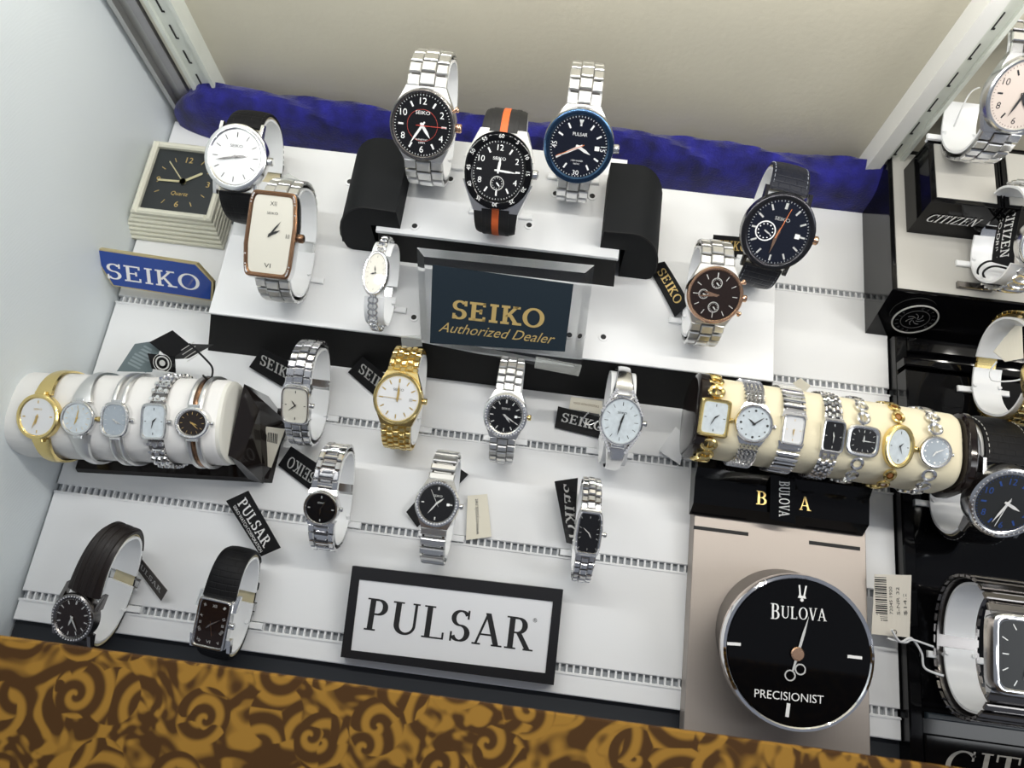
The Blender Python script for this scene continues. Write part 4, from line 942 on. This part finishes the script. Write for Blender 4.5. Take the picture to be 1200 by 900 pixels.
# small black boxes with white insets on the tower top
def cbox(lbl, tl, tr, br, bl, zt0, zt1, text):
    TLb, TRb, BRb, BLb = [P(*q, zt1) for q in (tl, tr, br, bl)]
    x0, x1, y0, y1 = (TLb.x+BLb.x)/2, (TRb.x+BRb.x)/2, (BLb.y+BRb.y)/2, (TLb.y+TRb.y)/2
    t = thing('display_block', lbl, 'display base', Mx.Identity(4), 'black blocks with pale insets on the stand')
    MB().hull([(x0, y0-.004, zt0), (x1, y0-.004, zt0), (x1, y1, zt0), (x0, y1, zt0)], [(x0, y0, zt1), (x1, y0, zt1), (x1, y1, zt1), (x0, y1, zt1)]).build('body', BLACKG, t)
    d = .0035; MB().box(x0+d, x1-d, y0+d*.8, y1-d, zt1, zt1+.0008).build('inset', mat('grey_white_panel', (.6, .6, .6)), t)
    MB().tube([(x0, y0, zt1), (x1, y0, zt1), (x1, y1, zt1), (x0, y1, zt1)], .0009, 6, None, True).build('rim', BLACKG, t)
    if text:
        q = MB(); ny = V((0, -(zt1-zt0), .004)).normalized(); Mq = frame(V(((x0+x1)/2, y0-.002-.0004, (zt0+zt1)/2+.001)), V((1, 0, 0)), ny.cross(V((1, 0, 0))), ny)
        serif(q, text, 0, 0, .0085, (x1-x0)*.74, .0002, Mq, shear=.3, slab=.05); q.build('lettering', INKW, t)
    return (x0, x1, y0, y1)
ZC1 = .088
bx1 = cbox('black block with pale inset holding the big silver watch, name on its front', (1092, 163), (1170, 174), (1172, 243), (1088, 235), zt+.0009, ZC1, 'CITIZEN')
cbox('black block with pale inset at the right edge, beside the named block', (1174, 174), (1250, 184), (1250, 252), (1175, 243), zt+.0009, ZC1, None)
# black tray and steps
zk = .010
TR = thing('display_tray', 'black gloss stepped tray filling the right side of the case', 'display tray', Mx.Identity(4))
x0 = XR+.001; x1 = .47; yf = -.045; yb = TY0-.016
MB().box(x0, x1, yf, yb, -.0055, zk-.006).build('tray_floor', BLACKG, TR)
for nm, bx_ in (('side_wall', (x0, x0+.009, yf, yb)), ('front_wall', (x0+.0095, x1, yf, yf+.03)), ('back_wall', (x0+.0095, x1, yb-.012, yb))):
    MB().box(*bx_, zk-.0059, zk, ch=.001).build(nm, BLACKG, TR)
st1 = P(1062, 432, .024); st0 = P(1064, 560, .024)
MB().box(st1.x, x1, st0.y, st1.y, zk-.0059, .024, ch=.0012).build('step', BLACKG, TR)
MB().box(st1.x, x1, st1.y+.004, st1.y+.010, zk-.0059, .022, ch=.001).build('ridge', BLACKG, TR)
g1 = P(1083, 834, zk); MB().box(g1.x, x1, g1.y-.004, g1.y, zk, zk+.004, ch=.0008).build('ridge', mat('blue_black', (.02, .028, .035), .3), TR)
q = MB(); t1_ = P(1108, 912, zk+.0005); kx = mpp(t1_); serif(q, 'CITIZEN', t1_.x+108*kx, P(1108, 893, zk).y-.0008+.0, 34*kx, 216*kx, zk+.0006, shear=.3, slab=.05, T=.13); q.build('lettering', mat('pewter_print', (.42, .40, .36), .4, .5), TR)
# watches of the right-hand display
GR3 = 'watches on the right-hand black display'
watch('big silver watch with pale dial on the named black block', 1198, 112, 80, 86, 90, 84, 48, z0=ZC1+.001, dial=mat('salmon_dial', (.55, .48, .44), .3, coat=.5), ink=STEELD, marks='nums', band='three', bmat=STEEL, lk=13, hour=150, minute=200, bez=.12, thick=.011, group=GR3, kb=.8)
watch('silver watch at the right edge behind the black hang tag with cord', 1226, 286, 60, 62, 70, 62, 36, z0=zt+.001, dial=DWHITE, ink=INKK, band='curb', bmat=STEEL, lk=10, group=GR3, clipw=1.4, kb=.9)
watch('gold watch at the right edge with a cream paper tag', 1232, 440, 56, 58, 72, 66, 34, z0=.0245, dial=DWHITE, ink=INKK, case=GOLD, band='three', bmat=GOLD, lk=10, group=GR3, clipw=1.2, kb=.95)
watch('big black and blue sports watch on black stitched strap at the right', 1180, 590, 88, 88, 96, 56, 56, z0=zk-.0055, dial=mat('blue_black_dial', (.028, .030, .032), .35), ink=INKB, marks='nums', handm=INKW, band='leather', bmat=LEATHER, bezel=STEEL, hour=115, minute=205, sec=195, bez=.16, kw=dict(stitch=INKS, keep=()), thick=.013, group=GR3, gems=True, clipw=1.15)
watch('rectangular dark-dial watch on wide steel bracelet at the lower right', 1208, 770, 88, 92, 90, 84, 76, n=7, z0=zk-.0055, dial=mat('dim_dial', (.01, .012, .014), .4), ink=INKS, marks='thin', band='bars', bmat=STEELD, case=STEEL, lk=14, hour=160, minute=200, bez=.14, group=GR3, kb=.85, clipw=.60, thick=.012)
# ------------------------------------------------------------------ hang tags
def hang(lbl, quad, m, text=None, tm=INKS, th=.0005, tsize=.5, turn=0, font='serif', grp='hang tags', small=None, bend=0, twid=.8, lines=0):
    """quad: top-left, top-right, bottom-right, bottom-left as seen when reading the text: (px, py, z)"""
    a_, b_, c_, d_ = [P(q[0], q[1], q[2]) for q in quad]
    o_ = (a_+b_+c_+d_)/4; ex = ((b_-a_)+(c_-d_)).normalized(); ey = ((a_-d_)+(b_-c_)); ey = (ey-ex*ey.dot(ex)).normalized(); ez = ex.cross(ey)
    if ez.z < 0: print('tag flipped', lbl)
    M_ = frame(o_, ex, ey, ez); iv = M_.inverted(); L_ = [iv @ v for v in (a_, b_, c_, d_)]
    t = thing('hang_tag', lbl, 'tag', M_, grp)
    g = 8; card = MB(); top = []
    for j in range(2):
        for i in range(g+1):
            u = i/g; p = (L_[0].lerp(L_[1], u) if j else L_[3].lerp(L_[2], u)); top.append(V((p.x, p.y, p.z-bend*4*(u-.5)**2)))
    vs = [p+V((0, 0, th/2)) for p in top]+[p-V((0, 0, th/2)) for p in top]; n1 = g+1; fs = []
    for i in range(g):
        fs.append((i, i+1, n1+i+1, n1+i)); fs.append((2*n1+n1+i, 2*n1+n1+i+1, 2*n1+i+1, 2*n1+i))
        fs.append((2*n1+i, 2*n1+i+1, i+1, i)); fs.append((n1+i, n1+i+1, 3*n1+i+1, 3*n1+i))
    fs.append((0, n1, 3*n1, 2*n1)); fs.append((g, 2*n1+g, 3*n1+g, n1+g))
    card.add(vs, fs).build('card', m, t)
    wv = (L_[1]-L_[0]).length; hv = (L_[0]-L_[3]).length
    if text:
        q = MB()
        if font == 'serif': serif(q, text, 0, hv*.06, hv*tsize, wv*twid, 0, slab=.10, T=.16, thin=.08, rot=turn)
        else: sans(q, text, 0, hv*.06, hv*tsize, 0, w=wv*twid, rot=turn)
        if small: sans(q, small, 0, -hv*.30, hv*.13, 0, w=wv*.82)
        q.v = [V((v.x, v.y, th/2+.0002-bend*4*(v.x/wv)**2)) for v in q.v]; q.build('lettering', tm, t)
    if lines:
        q = MB()
        for i in range(lines):
            y = hv*(.36-.72*i/max(1, lines-1)); q.box(-wv*.38, wv*(.38-.2*(i % 3)/3), y-hv*.022, y+hv*.022, th/2, th/2+.00015)
        q.build('small_print', tm, t)
    return t
z = .012
hang('black shop tag behind the small square steel watch', ((307, 408, .020), (362, 435, .020), (346, 462, .004), (292, 430, .004)), BLACKM, 'SEIKO', tsize=.40)
hang('black shop tag behind the yellow gold watch', ((425, 418, .018), (472, 455, .018), (455, 478, .002), (408, 436, .002)), BLACKM, 'SEIKO', tsize=.42)
hang('black shop tag turned upside down behind the small black-dial steel watch', ((363, 574, .003), (326, 545, .003), (341, 523, .015), (385, 552, .015)), BLACKM, 'SEIKO', tsize=.42)
hang('black shop tag lying behind the pearl-dial watch', ((654, 476, .006), (716, 492, .006), (712, 516, .002), (650, 501, .002)), BLACKM, 'SEIKO', tsize=.42)
hang('black shop tag curling beside the slim barrel-shaped silver watch', ((677, 560, .004), (672, 638, .004), (664, 636, .018), (650, 564, .018)), BLACKM, 'SEIKO', tsize=.50)
hang('black curved shop tag beside the rose gold rimmed chronograph', ((780, 307, ZA+.010), (809, 356, ZA+.010), (792, 372, ZA+.002), (759, 312, ZA+.002)), BLACKM, 'SEIKO', INKG, tsize=.45, bend=-.002)
hang('black shop tag between the chronograph and the navy strap watch', ((836, 275, ZA+.016), (882, 279, ZA+.016), (880, 303, ZA+.004), (834, 299, ZA+.004)), BLACKM, 'SEIKO', INKG, tsize=.45)
hang('long black tag with white capitals above the rectangular leather strap watch', ((291, 575, .020), (329, 642, .020), (306, 652, .014), (265, 587, .014)), BLACKM, 'PULSAR', INKW, tsize=.42, small='SEIKO WATCH CORPORATION')
hang('narrow dark tag beside the brown strap watch at the front left', ((160, 648, .014), (196, 692, .014), (189, 704, .004), (156, 660, .004)), mat('brown_card', (.06, .05, .045), .5), 'PULSAR', INKS, tsize=.40)
hang('black diamond-turned tag under the stone-ringed black-dial watch', ((476, 600, .006), (527, 541, .006), (549, 556, .002), (489, 618, .002)), BLACKM)
hang('cream paper tag with upright print beside the stone-ringed black-dial watch', ((546, 633, .002), (548, 581, .004), (571, 579, .004), (576, 629, .002)), CREAMP, 'www.crystals.net', INKK, tsize=.16, font='sans')
hang('cream paper tag above the black tag of the pearl-dial watch', ((669, 465, .014), (706, 470, .014), (706, 486, .008), (667, 479, .008)), CREAMP, 'MADE WITH CRYSTALS', mat('brown_print', (.25, .18, .10), .6), tsize=.18, font='sans')
hang('white paper tag under the left end of the cream roll', ((772, 528, .004), (792, 500, .010), (803, 512, .010), (797, 545, .004)), WHITE_PLAS)
hang('small cream tag poking up behind the cream roll', ((929, 449, .035), (938, 443, .040), (950, 452, .040), (942, 462, .035)), CREAMP)
hang('white price tag with barcode between the silver plate and the lower right watch', ((1025, 673, .022), (1068, 674, .026), (1066, 747, .018), (1021, 743, .016)), mat('price_card', (.74, .70, .62), .6), None)
bc = bpy.data.objects[[o.name for o in bpy.data.objects if o.name.startswith('hang_tag')][-1]]
q = MB(); random.seed(3)
y = .018
while y > -.011:
    d_ = random.choice((.0004, .0006, .0009)); q.box(-.0105, -.0030, y-d_, y, .0003, .0004); y -= d_+random.choice((.0005, .0007, .001))
for i, (xx, s_) in enumerate(((-.0005, '72045 1920'), (.004, 'S-NR 32'), (.0085, '$14.20'))): sans(q, s_, xx, .003, .0020, .0004, w=.018, rot=PI/2)
q.ring(.0012, .0016, .0003, .0005, 14, c=(.001, -.0175)); q.build('barcode', INKK, bc)
hang('black tag with white letters at the right edge above the cord loops', ((1196, 240, zt+.040), (1186, 313, zt+.030), (1160, 306, zt+.018), (1175, 236, zt+.026)), BLACKM, 'CITIZEN', INKW, tsize=.36, small='ECO-DRIVE', bend=.002)
hang('cream paper tag on the gold watch at the right edge', ((1164, 412, .060), (1197, 372, .062), (1199, 420, .056), (1178, 424, .056)), CREAMP)
hang('pale grey-green folded card tag standing behind the white roll', ((137, 435, .030), (158, 403, .045), (192, 398, .045), (178, 436, .030)), mat('grey_green_card', (.17, .22, .235), .5), None, lines=0)
gt = bpy.data.objects[[o.name for o in bpy.data.objects if o.name.startswith('hang_tag')][-1]]
q = MB()
for i in range(7): q.box(-.0100+.0030*i, -.0084+.0030*i, -.0075+.0006*i, .0065-.0004*i, .0003, .0004)
q.build('small_print', mat('pale_print', (.30, .36, .38), .6), gt)
hang('black folded booklet tag above the white roll', ((175, 401, .050), (202, 387, .056), (224, 405, .050), (200, 421, .044)), BLACKM, None, INKS, lines=0)
hang('second leaf of the black booklet tag above the white roll, pointing right', ((200, 421, .044), (224, 403, .050), (250, 404, .054), (221, 420, .042)), mat('worn_black_card', (.03, .03, .03), .5), None, INKS, lines=4)
hang('round-printed dark tag between the white roll and the black booklet tag', ((173, 414, .046), (205, 418, .046), (206, 437, .040), (178, 432, .040)), BLACKG, None, INKS)
rt_ = bpy.data.objects[[o.name for o in bpy.data.objects if o.name.startswith('hang_tag')][-1]]
q = MB(); q.ring(.0042, .0052, .0003, .0005, 24); q.ring(.0064, .0068, .0003, .0005, 24); q.cyl(.0022, .0003, .0005, 12); q.build('emblem', INKS, rt_)
hang('barcoded paper tag hanging by the end of the white roll stand', ((312, 500, .030), (334, 503, .030), (318, 548, .008), (303, 543, .008)), CREAMP, None, INKK)
pt = bpy.data.objects[[o.name for o in bpy.data.objects if o.name.startswith('hang_tag')][-1]]
q = MB()
for i in range(9): q.box(-.006+.0013*i, -.0053+.0013*i, .004, .012, .0003, .0004)
q.build('barcode', INKK, pt)
hang('dark glossy tag with vertical silver letters hanging over the black stand of the cream roll', ((932, 562, .0345), (932, 614, .029), (902, 608, .029), (903, 556, .0345)), BLACKG, 'BULOVA', INKS, tsize=.42)
# ------------------------------------------------------------------ cords
def cord(lbl, pts, m, r=.0006, name='cord'):
    ctrl = [P(x, y, z_) for x, y, z_ in pts]; out = []
    c = [ctrl[0]]+ctrl+[ctrl[-1]]
    for i in range(1, len(c)-2):
        for k_ in range(8):
            t_ = k_/8; p0, p1, p2, p3 = c[i-1:i+3]
            out.append(.5*((2*p1)+(p2-p0)*t_+(2*p0-5*p1+4*p2-p3)*t_*t_+(3*p1-p0-3*p2+p3)*t_**3))
    out.append(ctrl[-1]); o = MB().tube(out, r, 6).build(name, m, None, True); return tag(o, lbl, 'cord')
cord('thin black cord looping from the booklet tag to the white roll', [(222, 403, .056), (240, 420, .06), (249, 432, .06), (246, 446, .06), (238, 440, .078)], BLACKM, .0007)
cord('black elastic cord looped below the name tag at the right edge', [(1188, 312, .07), (1160, 306, .066), (1146, 316, .06), (1152, 330, .06), (1178, 330, .06), (1186, 318, .064), (1165, 312, .066), (1152, 320, .064), (1160, 335, .060)], BLACKM, .0008)
cord('white string tied to the barcoded price tag at the lower right', [(1045, 738, .022), (1055, 752, .018), (1068, 748, .018), (1080, 765, .014), (1084, 783, .012), (1106, 792, .018)], WHITE_PLAS, .0008)
cord('white string running right from the price tag knot', [(1040, 748, .017), (1060, 753, .017), (1070, 750, .018), (1094, 758, .020)], WHITE_PLAS, .0007)
cord('clear plastic string looped on the big silver watch clip', [(1160, 100, .115), (1140, 106, .12), (1128, 125, .115), (1118, 148, .10)], WHITE_PLAS, .0006)
cord('white string looped on the gold watch at the right edge', [(1168, 424, .06), (1160, 436, .055), (1164, 446, .055), (1190, 446, .055), (1205, 440, .06)], WHITE_PLAS, .0006)
cord('silver string at the clasp of the pearl-dial watch tag', [(690, 483, .016), (683, 492, .014), (690, 498, .012), (705, 492, .014), (700, 502, .01)], STEEL, .0004)
# grey slotted bar behind the edge watch
a_ = P(1122, 333, zt+.003); b_ = P(1163, 339, zt+.003)
o = MB().box(a_.x, b_.x, a_.y-.0025, a_.y+.0025, zt+.001, zt+.004, ch=.0005).build('metal_bar', STEELD); tag(o, 'short grey metal bar lying on the pale panel near the cord loops', 'bar')
